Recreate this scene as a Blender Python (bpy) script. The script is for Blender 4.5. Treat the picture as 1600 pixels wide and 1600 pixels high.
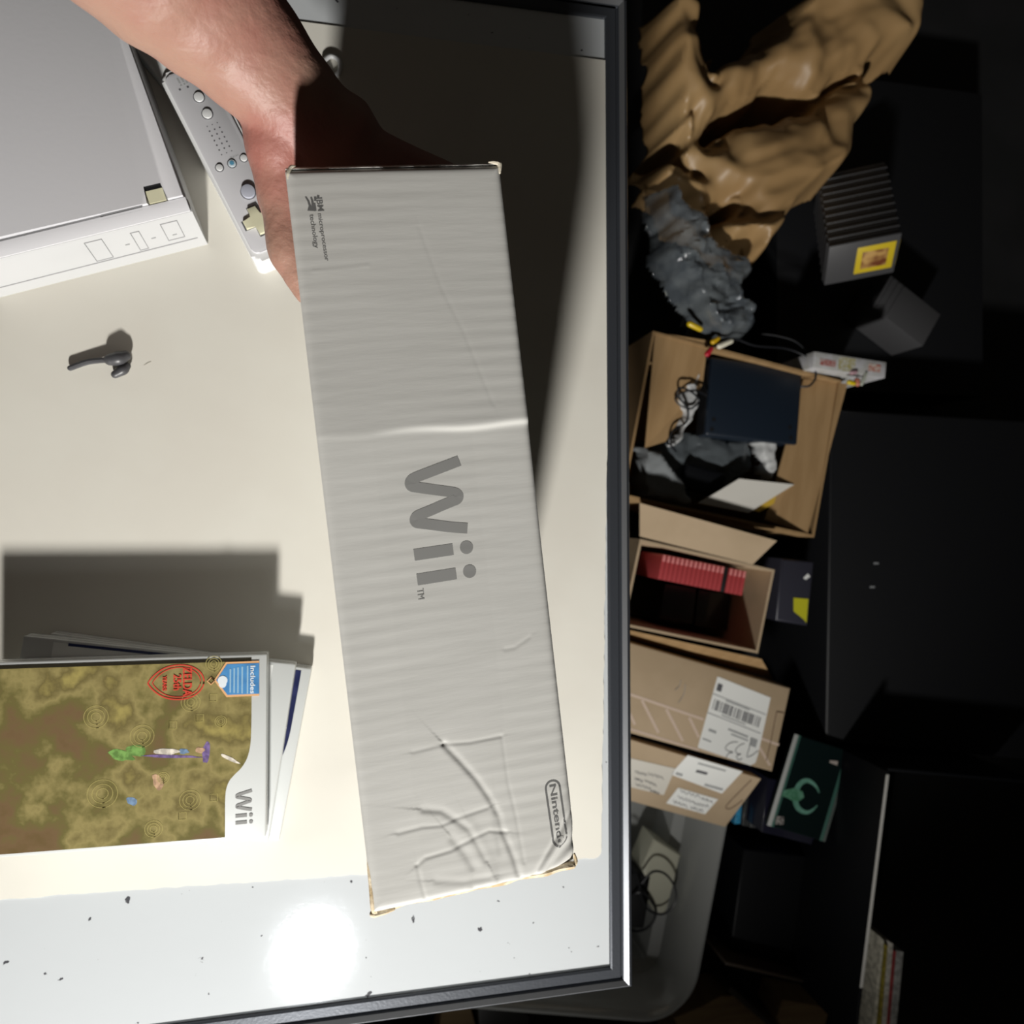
import bpy, bmesh, math, random
import numpy as np
from mathutils import Vector, Matrix, noise
R = math.radians
C = bpy.context.scene.collection
for o in list(bpy.data.objects): bpy.data.objects.remove(o)
S = bpy.context.scene

# ---------------------------------------------------------------- camera
FPX = 1155.0
d = Vector(((567-800)/FPX, (806-800)/FPX, 1.0)).normalized()      # straight down, seen by the camera
AX = (Vector((1, 0, 0)) - d[0]*d).normalized()
AY = (-d).cross(AX)
AZ = -d
CAM = Vector((0, 0, 1.34))
cam = bpy.data.objects.new('camera', bpy.data.cameras.new('camera'))
C.objects.link(cam)
right = Vector((AX[0], AY[0], AZ[0])); down = Vector((AX[1], AY[1], AZ[1])); fwd = Vector((AX[2], AY[2], AZ[2]))
m = Matrix((right, -down, -fwd)).transposed().to_4x4(); m.translation = CAM
cam.matrix_world = m
cam.data.sensor_width = 36; cam.data.lens = FPX/1600*36
cam.data.clip_start = .02; cam.data.clip_end = 30
cam.data.dof.use_dof = True; cam.data.dof.focus_distance = .44; cam.data.dof.aperture_fstop = 9.0
S.camera = cam

# ---------------------------------------------------------------- world, lamps, exposure
w = bpy.data.worlds.new('world'); S.world = w; w.use_nodes = True
w.node_tree.nodes['Background'].inputs[0].default_value = (.9, .8, .65, 1)
w.node_tree.nodes['Background'].inputs[1].default_value = .019
S.view_settings.view_transform = 'Standard'; S.view_settings.look = 'None'
S.view_settings.gamma = 1; S.view_settings.use_curve_mapping = False
S.view_settings.exposure = 0.0
def spot(name, loc, aim, energy, color, size, blend, radius):
    l = bpy.data.lights.new(name, 'SPOT'); l.energy = energy; l.color = color
    l.spot_size = R(size); l.spot_blend = blend; l.shadow_soft_size = radius
    o = bpy.data.objects.new(name, l); C.objects.link(o); o.location = loc
    o.rotation_euler = (Vector(aim)-Vector(loc)).to_track_quat('-Z', 'Y').to_euler()
    return o
spot('standing_lamp', (-.15, -1.55, 1.58), (-.05, .35, 1.38), 232, (1, .972, .925), 123, 1, .068)
spot('highlight_lamp', (-.061, -.554, 1.07), (-.04, -.36, .72), 1.15, (.93, .97, 1), 88, .6, .041)  # second lamp, added for the bright reflection on the glossy board

# ---------------------------------------------------------------- geometry helpers
def ray(px, py):
    r = Vector(((px-800)/FPX, (py-800)/FPX, 1))
    return Vector((r.dot(AX), r.dot(AY), -r.dot(d)))
def P(px, py, z):                       # the point of the place at height z seen at this pixel
    r = ray(px, py); return CAM + r*((z-CAM.z)/r.z)
def Ppl(px, py, p0, n):                 # ... on a plane
    r = ray(px, py); return CAM + r*((Vector(p0)-CAM).dot(n)/r.dot(n))
def proj(p):
    v = p-CAM; c = AX*v.x + AY*v.y + AZ*v.z
    return 800+FPX*c.x/c.z, 800+FPX*c.y/c.z

class MB:
    def __init__(s): s.bm = bmesh.new()
    def quadmesh(s, vs, fs):
        b = [s.bm.verts.new(v) for v in vs]
        for f in fs:
            try: s.bm.faces.new([b[i] for i in f])
            except ValueError: pass
        return s
    def box(s, x0, x1, y0, y1, z0, z1, bev=0, seg=2, M=None):
        t = bmesh.new(); bmesh.ops.create_cube(t, size=1)
        for v in t.verts: v.co = Vector((x0+(v.co.x+.5)*(x1-x0), y0+(v.co.y+.5)*(y1-y0), z0+(v.co.z+.5)*(z1-z0)))
        if bev: bmesh.ops.bevel(t, geom=t.edges[:], offset=bev, segments=seg, affect='EDGES', profile=.5)
        if M: bmesh.ops.transform(t, matrix=M, verts=t.verts)
        return s.join(t)
    def join(s, t):
        me = bpy.data.meshes.new('t'); t.to_mesh(me); t.free(); s.bm.from_mesh(me); bpy.data.meshes.remove(me); return s
    def prism(s, pts, z0, z1, bev=0, M=None):
        t = bmesh.new(); a = sum(pts[i][0]*pts[(i+1) % len(pts)][1]-pts[(i+1) % len(pts)][0]*pts[i][1] for i in range(len(pts)))
        if a < 0: pts = pts[::-1]
        lo = [t.verts.new((p[0], p[1], z0)) for p in pts]; hi = [t.verts.new((p[0], p[1], z1)) for p in pts]
        n = len(pts); t.faces.new(lo[::-1]); top = t.faces.new(hi)
        for i in range(n): t.faces.new((lo[i], lo[(i+1) % n], hi[(i+1) % n], hi[i]))
        if bev: bmesh.ops.bevel(t, geom=list(top.edges), offset=bev, segments=3, affect='EDGES', profile=.5)
        if M: bmesh.ops.transform(t, matrix=M, verts=t.verts)
        return s.join(t)
    def solid(s, top, off):             # closed slab: polygon `top` in 3-D and the same shifted by `off`
        t = bmesh.new(); a = [t.verts.new(p) for p in top]; b = [t.verts.new(Vector(p)+Vector(off)) for p in top]
        n = len(a); t.faces.new(a); t.faces.new(b[::-1])
        for i in range(n): t.faces.new((a[(i+1) % n], a[i], b[i], b[(i+1) % n]))
        bmesh.ops.recalc_face_normals(t, faces=t.faces); return s.join(t)
    def cyl(s, c, r, z0, z1, n=28, bev=0, M=None):
        return s.prism([(c[0]+r*math.cos(2*math.pi*i/n), c[1]+r*math.sin(2*math.pi*i/n)) for i in range(n)], z0, z1, bev, M)
    def tube(s, pts, r, n=10, sub=6, flat=1.0, up=(0, 0, 1)):
        pts = [Vector(p) for p in pts]; rs = list(r) if hasattr(r, '__len__') else [r]*len(pts)
        if sub > 1 and len(pts) > 2:
            q = []; qr = []
            for i in range(len(pts)-1):
                p0 = pts[max(i-1, 0)]; p1 = pts[i]; p2 = pts[i+1]; p3 = pts[min(i+2, len(pts)-1)]
                for k in range(sub):
                    t = k/sub
                    q.append(.5*((2*p1)+(p2-p0)*t+(2*p0-5*p1+4*p2-p3)*t*t+(3*p1-p0-3*p2+p3)*t**3))
                    tt = t*t*(3-2*t); qr.append(rs[i]*(1-tt)+rs[i+1]*tt)
            q.append(pts[-1]); qr.append(rs[-1]); pts, rs = q, qr
        # rounded ends
        def cap(p, dr, rr): return [(p+dr*rr*math.sin(a), rr*math.cos(a)) for a in (R(30), R(60), R(82))]
        L = list(zip(pts, rs))
        L = [x for x in reversed(cap(pts[0], (pts[0]-pts[1]).normalized(), rs[0]))] + L + cap(pts[-1], (pts[-1]-pts[-2]).normalized(), rs[-1])
        t = bmesh.new(); rings = []; nrm = None
        for i, (p, rr) in enumerate(L):
            a = L[min(i+1, len(L)-1)][0]-L[max(i-1, 0)][0]; a.normalize()
            if nrm is None:
                nrm = Vector(up)-a*Vector(up).dot(a)
                if nrm.length < 1e-3: nrm = Vector((1, 0, 0))-a*a.x
            nrm = (nrm-a*nrm.dot(a)).normalized(); bn = a.cross(nrm)
            rings.append([t.verts.new(p+(nrm*math.cos(2*math.pi*k/n)*flat+bn*math.sin(2*math.pi*k/n))*rr) for k in range(n)])
        for a, b in zip(rings, rings[1:]):
            for k in range(n): t.faces.new((a[k], a[(k+1) % n], b[(k+1) % n], b[k]))
        t.faces.new(rings[0][::-1]); t.faces.new(rings[-1])
        bmesh.ops.recalc_face_normals(t, faces=t.faces)
        return s.join(t)
    def ribbon(s, pts, wd, z0, z1, zf=None):   # flat stroke along a 2-D polyline
        pts = [Vector((p[0], p[1])) for p in pts]; Lf = []; Rt = []
        for i, p in enumerate(pts):
            a = (pts[min(i+1, len(pts)-1)]-pts[max(i-1, 0)]).normalized(); nn = Vector((-a.y, a.x))
            ww = wd[i] if hasattr(wd, '__len__') else wd
            Lf.append(p+nn*ww/2); Rt.append(p-nn*ww/2)
        t = bmesh.new(); rows = []
        for a, b in zip(Lf, Rt):
            za = zf(a.x, a.y) if zf else 0; zb = zf(b.x, b.y) if zf else 0
            rows.append([t.verts.new((a.x, a.y, z1+za)), t.verts.new((b.x, b.y, z1+zb)), t.verts.new((b.x, b.y, z0+zb)), t.verts.new((a.x, a.y, z0+za))])
        for a, b in zip(rows, rows[1:]):
            for k in range(4): t.faces.new((a[k], a[(k+1) % 4], b[(k+1) % 4], b[k]))
        t.faces.new(rows[0][::-1]); t.faces.new(rows[-1]); bmesh.ops.recalc_face_normals(t, faces=t.faces)
        return s.join(t)
    def build(s, name, mt, parent=None, world=False, smooth=True, loc=None, rotz=0):
        me = bpy.data.meshes.new(name)
        if parent is not None and world:
            par = parent.get('_m'); bmesh.ops.transform(s.bm, matrix=MW[parent.name].inverted(), verts=s.bm.verts)
        ob = bpy.data.objects.new(name, me)
        if parent is None and loc is None:
            xs = [v.co.x for v in s.bm.verts]; ys = [v.co.y for v in s.bm.verts]; zs = [v.co.z for v in s.bm.verts]
            loc = Vector(((min(xs)+max(xs))/2, (min(ys)+max(ys))/2, min(zs)))
            bmesh.ops.translate(s.bm, vec=-loc, verts=s.bm.verts)
        s.bm.to_mesh(me); s.bm.free(); me.materials.append(mt)
        if smooth:
            me.polygons.foreach_set('use_smooth', [True]*len(me.polygons)); me.set_sharp_from_angle(angle=R(38))
        C.objects.link(ob)
        if parent is None: ob.location = loc; ob.rotation_euler = (0, 0, rotz)
        else: ob.parent = parent
        MW[ob.name] = (MW[parent.name] if parent is not None else Matrix.Translation(Vector(loc)) @ Matrix.Rotation(rotz, 4, 'Z'))
        return ob
MW = {}
def tag(o, label=None, cat=None, group=None, kind=None):
    if label: o['label'] = label
    if cat: o['category'] = cat
    if group: o['group'] = group
    if kind: o['kind'] = kind
    return o
def thing(name, label, cat, loc=(0, 0, 0), rotz=0, group=None):
    o = bpy.data.objects.new(name, None); C.objects.link(o); o.location = loc; o.rotation_euler = (0, 0, rotz)
    o.empty_display_size = .02
    MW[o.name] = Matrix.Translation(Vector(loc)) @ Matrix.Rotation(rotz, 4, 'Z')
    return tag(o, label, cat, group)
def loc2(t, px, py, z):                 # pixel -> the thing's own coordinates, at world height z
    v = MW[t.name].inverted() @ P(px, py, z); return (v.x, v.y)
def ang(a, b): return math.atan2(b.y-a.y, b.x-a.x)
def text_mesh(body, x0, y0, wd, ht, z0, z1, name, mt, parent, rot=0, font_shear=0, weight=0):
    cu = bpy.data.curves.new('t', 'FONT'); cu.body = body; cu.size = 1; cu.extrude = .01; cu.offset = weight; cu.resolution_u = 4
    o = bpy.data.objects.new('t', cu); C.objects.link(o); bpy.context.view_layer.update()
    dg = bpy.context.evaluated_depsgraph_get(); me = bpy.data.meshes.new_from_object(o.evaluated_get(dg))
    bpy.data.objects.remove(o); bpy.data.curves.remove(cu)
    n = len(me.vertices); a = np.zeros(n*3); me.vertices.foreach_get('co', a); a = a.reshape(-1, 3)
    mn = a.min(0); mx = a.max(0); a = (a-mn)/np.maximum(mx-mn, 1e-6)
    x = a[:, 0]*wd; y = a[:, 1]*ht; c, s_ = math.cos(rot), math.sin(rot)
    b = np.stack([x0+x*c-y*s_, y0+x*s_+y*c, z0+a[:, 2]*(z1-z0)], 1)
    me.vertices.foreach_set('co', b.reshape(-1)); me.name = name; me.materials.clear(); me.materials.append(mt)
    ob = bpy.data.objects.new(name, me); C.objects.link(ob); ob.parent = parent; MW[ob.name] = MW[parent.name]
    return ob

# ---------------------------------------------------------------- materials
def mat(name, col, rough=.5, metal=0, coat=0, col2=None, nscale=20, nlo=.4, nhi=.6, bump=0, bscale=60, spec=.5, alpha=1,
        trans=0, sss=0, stretch=(1, 1, 1), ior=1.5, coat_rough=.05, detail=4):
    M_ = bpy.data.materials.new(name); M_.use_nodes = True; nt = M_.node_tree; N = nt.nodes; L = nt.links
    p = N['Principled BSDF']; i = p.inputs
    i['Base Color'].default_value = (*col, 1); i['Roughness'].default_value = rough; i['Metallic'].default_value = metal
    i['Coat Weight'].default_value = coat; i['Coat Roughness'].default_value = coat_rough; i['Specular IOR Level'].default_value = spec
    i['Alpha'].default_value = alpha; i['Transmission Weight'].default_value = trans; i['IOR'].default_value = ior
    if sss: i['Subsurface Weight'].default_value = sss; i['Subsurface Radius'].default_value = (.01, .004, .002); i['Subsurface Scale'].default_value = 1
    if col2 or bump:
        tc = N.new('ShaderNodeTexCoord'); mp = N.new('ShaderNodeMapping'); mp.inputs['Scale'].default_value = stretch
        L.new(tc.outputs['Object'], mp.inputs[0])
    if col2:
        n = N.new('ShaderNodeTexNoise'); n.inputs['Scale'].default_value = nscale; n.inputs['Detail'].default_value = detail; L.new(mp.outputs[0], n.inputs[0])
        cr = N.new('ShaderNodeValToRGB'); cr.color_ramp.elements[0].position = nlo; cr.color_ramp.elements[1].position = nhi
        cr.color_ramp.elements[0].color = (*col, 1); cr.color_ramp.elements[1].color = (*col2, 1)
        L.new(n.outputs['Fac'], cr.inputs[0]); L.new(cr.outputs[0], i['Base Color'])
    if bump:
        n = N.new('ShaderNodeTexNoise'); n.inputs['Scale'].default_value = bscale; n.inputs['Detail'].default_value = detail; L.new(mp.outputs[0], n.inputs[0])
        b = N.new('ShaderNodeBump'); b.inputs['Strength'].default_value = bump; b.inputs['Distance'].default_value = .001
        L.new(n.outputs['Fac'], b.inputs['Height']); L.new(b.outputs[0], i['Normal'])
    return M_
def sr(r, g, b):                        # 8-bit display colour -> linear
    f = lambda c: (c/255/12.92) if c <= 10 else ((c/255+.055)/1.055)**2.4
    return (f(r), f(g), f(b))
MCRD = mat('cardboard_tan', (.52, .37, .20), .8, col2=(.44, .30, .17), nscale=12, bump=.25, bscale=90, stretch=(1, 8, 1))
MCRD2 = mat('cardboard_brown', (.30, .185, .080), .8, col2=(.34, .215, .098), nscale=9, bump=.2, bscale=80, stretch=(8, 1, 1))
MCRD3 = mat('cardboard_pale', (.42, .315, .20), .75, col2=(.47, .355, .232), nscale=10, bump=.2, bscale=80)
MEDGE = mat('raw_board_edge', (.50, .38, .22), .9, col2=(.70, .60, .44), nscale=160, bump=.6, bscale=300)
MBLK = mat('black_plastic', (.004, .0045, .006), .55, bump=.1, bscale=200)
MBLKG = mat('black_gloss', (.003, .0035, .005), .5, spec=.3)
MCORD = mat('cord_black', (.008, .009, .012), .4)
MWHT = mat('white_plastic', (.78, .79, .78), .3, coat=.2)
MOFF = mat('yellowed_plastic', (.72, .70, .50), .4)
MLAB = mat('label_white', (.85, .86, .83), .6)
MINK = mat('label_ink', (.10, .10, .11), .7)
MINKL = mat('label_ink_grey', (.35, .36, .36), .7)
MTAPE = mat('pale_tape_print', (.66, .52, .42), .5)
MLOGO = mat('logo_grey', (.25, .25, .243), .5)
MGREYP = mat('paper_white', (.62, .63, .62), .8, bump=.3, bscale=60)

# ================================================================ THE SETTING
FL = mat('floor_dark', (.006, .0065, .007), .7, col2=(.010, .010, .011), nscale=6, bump=.3, bscale=120)
WLm = mat('wall_dark', (.05, .048, .045), .8, col2=(.06, .056, .05), nscale=3)
tag(MB().box(-1.9, 2.3, -2.5, 2.1, -.03, 0).build('floor', FL), kind='structure')
tag(MB().box(-1.9, 2.3, 2.1, 2.14, -.03, 2.3).build('wall_back', WLm), kind='structure')
tag(MB().box(-1.94, -1.9, -2.5, 2.1, -.03, 2.3).build('wall_left', WLm), kind='structure')
tag(MB().box(2.3, 2.34, -2.5, 2.1, -.03, 2.3).build('wall_right', WLm), kind='structure')

# ================================================================ TABLE
TZ = .72; ST = .7212
bmat = mat('glossy_white_board', (.61, .64, .66), .16, coat=1, ior=1.75, coat_rough=.03, bump=.10, bscale=55, detail=8)
if True:    # worn specks on the board, and fine scratches in its gloss
    nt = bmat.node_tree; N = nt.nodes; L = nt.links; p = N['Principled BSDF']
    tc = N.new('ShaderNodeTexCoord')
    n = N.new('ShaderNodeTexNoise'); n.inputs['Scale'].default_value = 75; n.inputs['Detail'].default_value = 3; L.new(tc.outputs['Object'], n.inputs[0])
    cr = N.new('ShaderNodeValToRGB'); cr.color_ramp.elements[0].position = .685; cr.color_ramp.elements[1].position = .70
    cr.color_ramp.elements[0].color = (.61, .64, .66, 1); cr.color_ramp.elements[1].color = (.08, .08, .09, 1)
    L.new(n.outputs['Fac'], cr.inputs[0]); L.new(cr.outputs[0], p.inputs['Base Color'])
    n2 = N.new('ShaderNodeTexNoise'); n2.inputs['Scale'].default_value = 260; n2.inputs['Detail'].default_value = 6; L.new(tc.outputs['Object'], n2.inputs[0])
    b = N.new('ShaderNodeBump'); b.inputs['Strength'].default_value = .16; b.inputs['Distance'].default_value = .0006
    L.new(n2.outputs['Fac'], b.inputs['Height']); L.new(b.outputs[0], p.inputs['Coat Normal'])
    p.inputs['Coat IOR'].default_value = 1.8
fmat = mat('dark_metal_frame', (.062, .068, .080), .36, metal=.45, coat=.2, bump=.12, bscale=400)
legm = mat('table_leg_dark', (.03, .032, .036), .4, metal=.4)
tab = thing('table', 'white glossy board table with a dark grey metal frame', 'table', (.2125, -.395, 0), R(.28))
WB, HB = 1.05, .8325                    # inner board size; local origin = inner corner at the lower right
MB().box(-WB-.004, .004, -.004, HB+.004, TZ-.018, TZ).build('board', bmat, tab, smooth=False)
prof = [(-.0008, -.001), (0, .0018), (.0015, .0024), (.0088, .0024), (.0098, .0012), (.0102, -.0005), (.0114, -.0005), (.0118, .0010),
        (.0126, .0014), (.0164, .0034), (.0168, .0034), (.0170, .0028), (.0174, .0008), (.0182, -.0002), (.0205, -.0012), (.0218, -.0035), (.0222, -.022), (.0, -.022)]
fr = bmesh.new(); cs = [((0, 0), (1, -1)), ((0, HB), (1, 1)), ((-WB, HB), (-1, 1)), ((-WB, 0), (-1, -1))]
rings = [[fr.verts.new((c[0]+q*s_[0], c[1]+q*s_[1], TZ+h)) for q, h in prof] for c, s_ in cs]
for i in range(4):
    a, b = rings[i], rings[(i+1) % 4]
    for k in range(len(prof)): fr.faces.new((a[k], a[(k+1) % len(prof)], b[(k+1) % len(prof)], b[k]))
bmesh.ops.recalc_face_normals(fr, faces=fr.faces)
MB().join(fr).build('frame', fmat, tab, smooth=False)
rp = [(.0126, .0013), (.0166, .0033), (.0171, .0030), (.0173, .0010)]
fr = bmesh.new(); rings = [[fr.verts.new((c[0]+q*s_[0], c[1]+q*s_[1], TZ+h+.0003)) for q, h in rp] for c, s_ in cs]
for i in range(4):
    a, b = rings[i], rings[(i+1) % 4]
    for k in range(len(rp)): fr.faces.new((a[k], a[(k+1) % len(rp)], b[(k+1) % len(rp)], b[k]))
bmesh.ops.recalc_face_normals(fr, faces=fr.faces)
MB().join(fr).build('frame_ridge', mat('ridge_highlight', (.36, .37, .39), .38, metal=.85), tab, smooth=False)  # ridge made paler than the frame, painting in the lamp's bright strip
for x in (-.03, -WB+.03):
    for y in (.13, HB-.05): MB().box(x-.02, x+.02, y-.02, y+.02, 0, TZ-.0185, .003).build('leg', legm, tab)

# cream cover sheet with a ragged edge lying on the board
random.seed(4)
def ragged(a, b, n, amp):
    out = []
    for i in range(n):
        t = i/n; nn = Vector((-(b[1]-a[1]), b[0]-a[0])).normalized()
        k = noise.noise(Vector((a[0]*30+t*n*.35, a[1]*50, 1)))*amp + (random.random()-.5)*amp*.5
        out.append((a[0]+(b[0]-a[0])*t+nn.x*k, a[1]+(b[1]-a[1])*t+nn.y*k))
    return out
sbr, stre, stl, sbl = (.2045, -.2985), (.2150, .4005), (-.80, .4005), (-.80, -.2735)
rc = [(sbr[0]-.006+.006*math.sin(t), sbr[1]+.006-.006*math.cos(t)) for t in (0, .5, 1, 1.3)]
outl = ragged((sbl[0], sbl[1]), (sbr[0]-.006, sbr[1]), 240, .0012)+rc+ragged((sbr[0], sbr[1]+.007), stre, 160, .0011)+[stre, stl]
smat = mat('cream_sheet', (.72, .70, .63), .55, col2=(.70, .675, .605), nscale=9, bump=.12, bscale=40, spec=.3)
tag(MB().prism(outl, TZ+.0001, ST, 0).build('cover_sheet', smat, smooth=False), 'thin cream cover sheet with ragged edges lying on the white glossy board', 'sheet')

# ================================================================ RETAIL BOX (stands on the sheet, held at one end)
BT = .965; HBX = BT-ST; BW = .1073; BL = .3696
b0 = P(445, 265, BT); b1 = P(583, 1428, BT)
box = thing('console_box', 'tall pale grey retail box with grey "Wii" lettering, held upright on the table', 'box', (b0.x, b0.y, ST), ang(b0, b1))
bxl = lambda px, py: loc2(box, px, py, BT)
def seg_d(X, Y, a, b):
    ax, ay = a; bx, by = b; dx, dy = bx-ax, by-ay; L2 = dx*dx+dy*dy+1e-12
    t = np.clip(((X-ax)*dx+(Y-ay)*dy)/L2, 0, 1); ex = X-(ax+t*dx); ey = Y-(ay+t*dy)
    side = np.sign((X-ax)*dy-(Y-ay)*dx)
    return np.hypot(ex, ey), side, t
CR = [  # creases traced on the lid: points, depth, width, step
    ([(694, 1163), (720, 1190), (745, 1218), (765, 1247), (781, 1277), (786, 1300), (797, 1325), (805, 1345), (812, 1370)], -.0011, .0016, .0007),
    ([(662, 1265), (690, 1267), (715, 1283), (733, 1296), (748, 1322), (760, 1345)], -.0008, .0018, .0006),
    ([(645, 1175), (692, 1163)], -.0003, .0009, .0002), ([(692, 1163), (735, 1160), (783, 1151)], -.00045, .0009, .0002),
    ([(785, 1152), (795, 1225), (808, 1280), (820, 1350)], -.00035, .0010, .0001),
    ([(622, 1302), (660, 1292), (690, 1290), (712, 1280), (762, 1263)], -.00045, .0010, .0003),
    ([(652, 1352), (664, 1341), (705, 1329), (745, 1308), (765, 1299), (792, 1302)], -.0006, .0011, .0003),
    ([(652, 1352), (657, 1375), (664, 1402)], -.0004, .001, .0001),
    ([(707, 1310), (728, 1335), (744, 1362), (740, 1385)], -.0007, .0022, .0005),
    ([(683, 1377), (725, 1378), (765, 1372)], -.0005, .002, .0003),
    ([(775, 1270), (778, 1300), (785, 1340), (780, 1370)], -.0005, .002, .0003),
    ([(735, 1290), (765, 1350), (772, 1385)], .0005, .003, .0001),
    ([(655, 340+90), (600, 1), (600, 0)], 0, .001, 0),
    ([(655, 355), (690, 450), (725, 520), (770, 632)], -.00012, .0012, .00006),
    ([(490, 424), (575, 416)], .00015, .001, 0),
    ([(790, 1015), (805, 1012), (828, 996)], -.0003, .001, .0001)]
CRL = [([bxl(*q) for q in pts], a, w_, st) for pts, a, w_, st in CR]
cA, cB = bxl(510, 684), bxl(819, 661)
kA, kB, kC = bxl(893, 1272), bxl(836, 1372), bxl(908, 1352)
def lid(X, Y):
    h = np.zeros_like(X)
    # fold across the lid, near its upper third
    t = np.clip((Y-cA[1])/(cB[1]-cA[1]), 0, 1); xc = cA[0]+(cB[0]-cA[0])*t + .0007*np.sin(t*11)
    dxx = X-xc; amp = .0002+.0013*np.clip((t-.22)/.5, 0, 1)
    h += -amp/(1+np.exp(-dxx/.0007))
    h += .0014*np.exp(-np.abs(dxx)/.05)
    # soft bulging
    h += .0010*np.sin(math.pi*X/BL)*np.sin(math.pi*Y/BW)
    h += .00003*np.sin(X*2*math.pi/.0072+.6*np.sin(Y*40))*(.6+.4*np.sin(X*31+Y*47))
    for pts, a, w_, st in CRL:
        if a == 0: continue
        D = np.full_like(X, 9.); Sd = np.zeros_like(X)
        for p, q in zip(pts, pts[1:]):
            dd, sd, _ = seg_d(X, Y, p, q); mk = dd < D; D = np.where(mk, dd, D); Sd = np.where(mk, sd, Sd)
        h += .42*a*np.exp(-(D/w_)**2) + .34*st*Sd*(1-np.exp(-(D/(w_*.9))**2))*np.exp(-D/(w_*3.5))
    # crushed corner
    nx, ny = kB[1]-kA[1], -(kB[0]-kA[0]); ln = math.hypot(nx, ny); nx /= ln; ny /= ln
    if (kC[0]-kA[0])*nx+(kC[1]-kA[1])*ny < 0: nx, ny = -nx, -ny
    dk = np.clip((X-kA[0])*nx+(Y-kA[1])*ny, 0, 1)
    h += -.42*dk*np.clip(dk/.006, 0, 1)+.0009*np.sin(X*520+Y*310)*np.clip(dk/.012, 0, 1)
    ds = (X-kA[0])*nx+(Y-kA[1])*ny
    h += -.0009*np.exp(-(ds/.0014)**2)*(X > kA[0]-.012)+.0008*np.exp(-((ds-.004)/.002)**2)*(X > kA[0]-.012)
    # rounded rims
    e = np.minimum(np.minimum(X, BL-X), np.minimum(Y, BW-Y)); h += -.0016*np.exp(-np.maximum(e, 0)/.0012)
    return h
def lidz(x, y): return float(lid(np.array([x]), np.array([y]))[0])
NX, NY = 600, 174
gx, gy = np.meshgrid(np.linspace(0, BL, NX), np.linspace(0, BW, NY), indexing='ij')
hz = HBX+lid(gx, gy)
px_ = gx.copy(); py_ = gy.copy()
vs = np.stack([px_, py_, hz], -1).reshape(-1, 3).tolist()
idx = lambda i, j: i*NY+j
fs = [(idx(i, j), idx(i+1, j), idx(i+1, j+1), idx(i, j+1)) for i in range(NX-1) for j in range(NY-1)]
rim = [idx(i, 0) for i in range(NX)]+[idx(NX-1, j) for j in range(1, NY)]+[idx(i, NY-1) for i in range(NX-2, -1, -1)]+[idx(0, j) for j in range(NY-2, 0, -1)]
lo = len(vs)
for k in rim: v = vs[k]; vs.append([v[0], v[1], 0])
n = len(rim)
for k in range(n): fs.append((rim[k], lo+k, lo+(k+1) % n, rim[(k+1) % n]))
fs.append(tuple(lo+k for k in range(n)))
gb = mat('box_grey_print', (.555, .552, .525), .42, col2=(.58, .577, .55), nscale=14, spec=.4, bump=.06, bscale=50, stretch=(7, 1, 1))
me_b = MB().quadmesh(vs, fs).build('box_body', gb, box)
# end flaps folded over the two short ends (their top edges stand a little proud)
def endflap(x0, x1, zt, mt, name):
    q = MB(); pts = []
    N_ = 60
    t = bmesh.new(); rows = []
    for j in range(N_+1):
        y = .0002+(BW-.0004)*j/N_; wob = .0006*noise.noise(Vector((y*90, x0*40, 0)))+.0004*noise.noise(Vector((y*300, x0, 5)))
        dz = zt+wob
        rows.append([t.verts.new((x0, y, 0)), t.verts.new((x1, y, 0)), t.verts.new((x1, y, dz)), t.verts.new((x0, y, dz-(.0075 if x0 < 0 else .0005)))])
    for a, b in zip(rows, rows[1:]):
        for k in range(4): t.faces.new((a[k], a[(k+1) % 4], b[(k+1) % 4], b[k]))
    t.faces.new(rows[0][::-1]); t.faces.new(rows[-1]); bmesh.ops.recalc_face_normals(t, faces=t.faces)
    q.join(t); return tag(q.build(name, mt, box))
endflap(-.0048, -.0006, HBX-.001, gb, 'end_flap')
endflap(BL+.0004, BL+.0038, HBX-.0115, gb, 'end_flap')
q = MB(); q.tube([(BL+.0020, .0015+(BW-.003)*k/14, HBX-.0095+.0007*math.sin(k*2.3)) for k in range(15)], [.0024+.0004*math.sin(k*1.7) for k in range(15)], 8, 3)
q.build('raw_edge', MEDGE, box)['label'] = 'frayed tan raw board edge'
# scuffed corners showing raw board
q = MB(); random.seed(9)
q.tube([(BL-.030, .0006, HBX-.0022), (BL-.016, .0007, HBX-.0022), (BL-.002, .0006, HBX-.0026), (BL+.002, .001, HBX-.005)], [.0005, .0013, .0017, .0014], 8)
q.tube([(BL+.002, .0, HBX-.004), (BL+.0035, .004, HBX-.0065), (BL+.0035, .010, HBX-.007)], [.002, .0015, .0008], 8)
q.build('worn_corner', MEDGE, box)['label'] = 'scuffed corner showing tan raw board'
q = MB()
q.tube([(BL-.004, BW+.0002, HBX-.0085), (BL+.001, BW+.0003, HBX-.009), (BL+.003, BW-.004, HBX-.0088)], [.0006, .0013, .0008], 8)
q.build('worn_corner', MEDGE, box)['label'] = 'scuffed corner showing tan raw board'
q = MB()
q.tube([(.004, .0010, HBX-.0010), (.0015, .0014, HBX-.0008), (-.0015, .0028, HBX-.0010), (-.0022, .005, HBX-.0016)], [.0005, .0010, .0009, .0005], 8)
MSC = mat('scuffed_lid_corner', (.55, .50, .40), .7, bump=.5, bscale=400)
q.build('worn_corner', MSC, box)
q = MB()
q.tube([(-.002, BW-.005, HBX-.0012), (-.0016, BW-.002, HBX-.0008), (-.0006, BW+.0002, HBX-.001), (.0035, BW-.0001, HBX-.0012)], [.0005, .0011, .0013, .0007], 8)
q.build('worn_corner', MSC, box)

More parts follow.
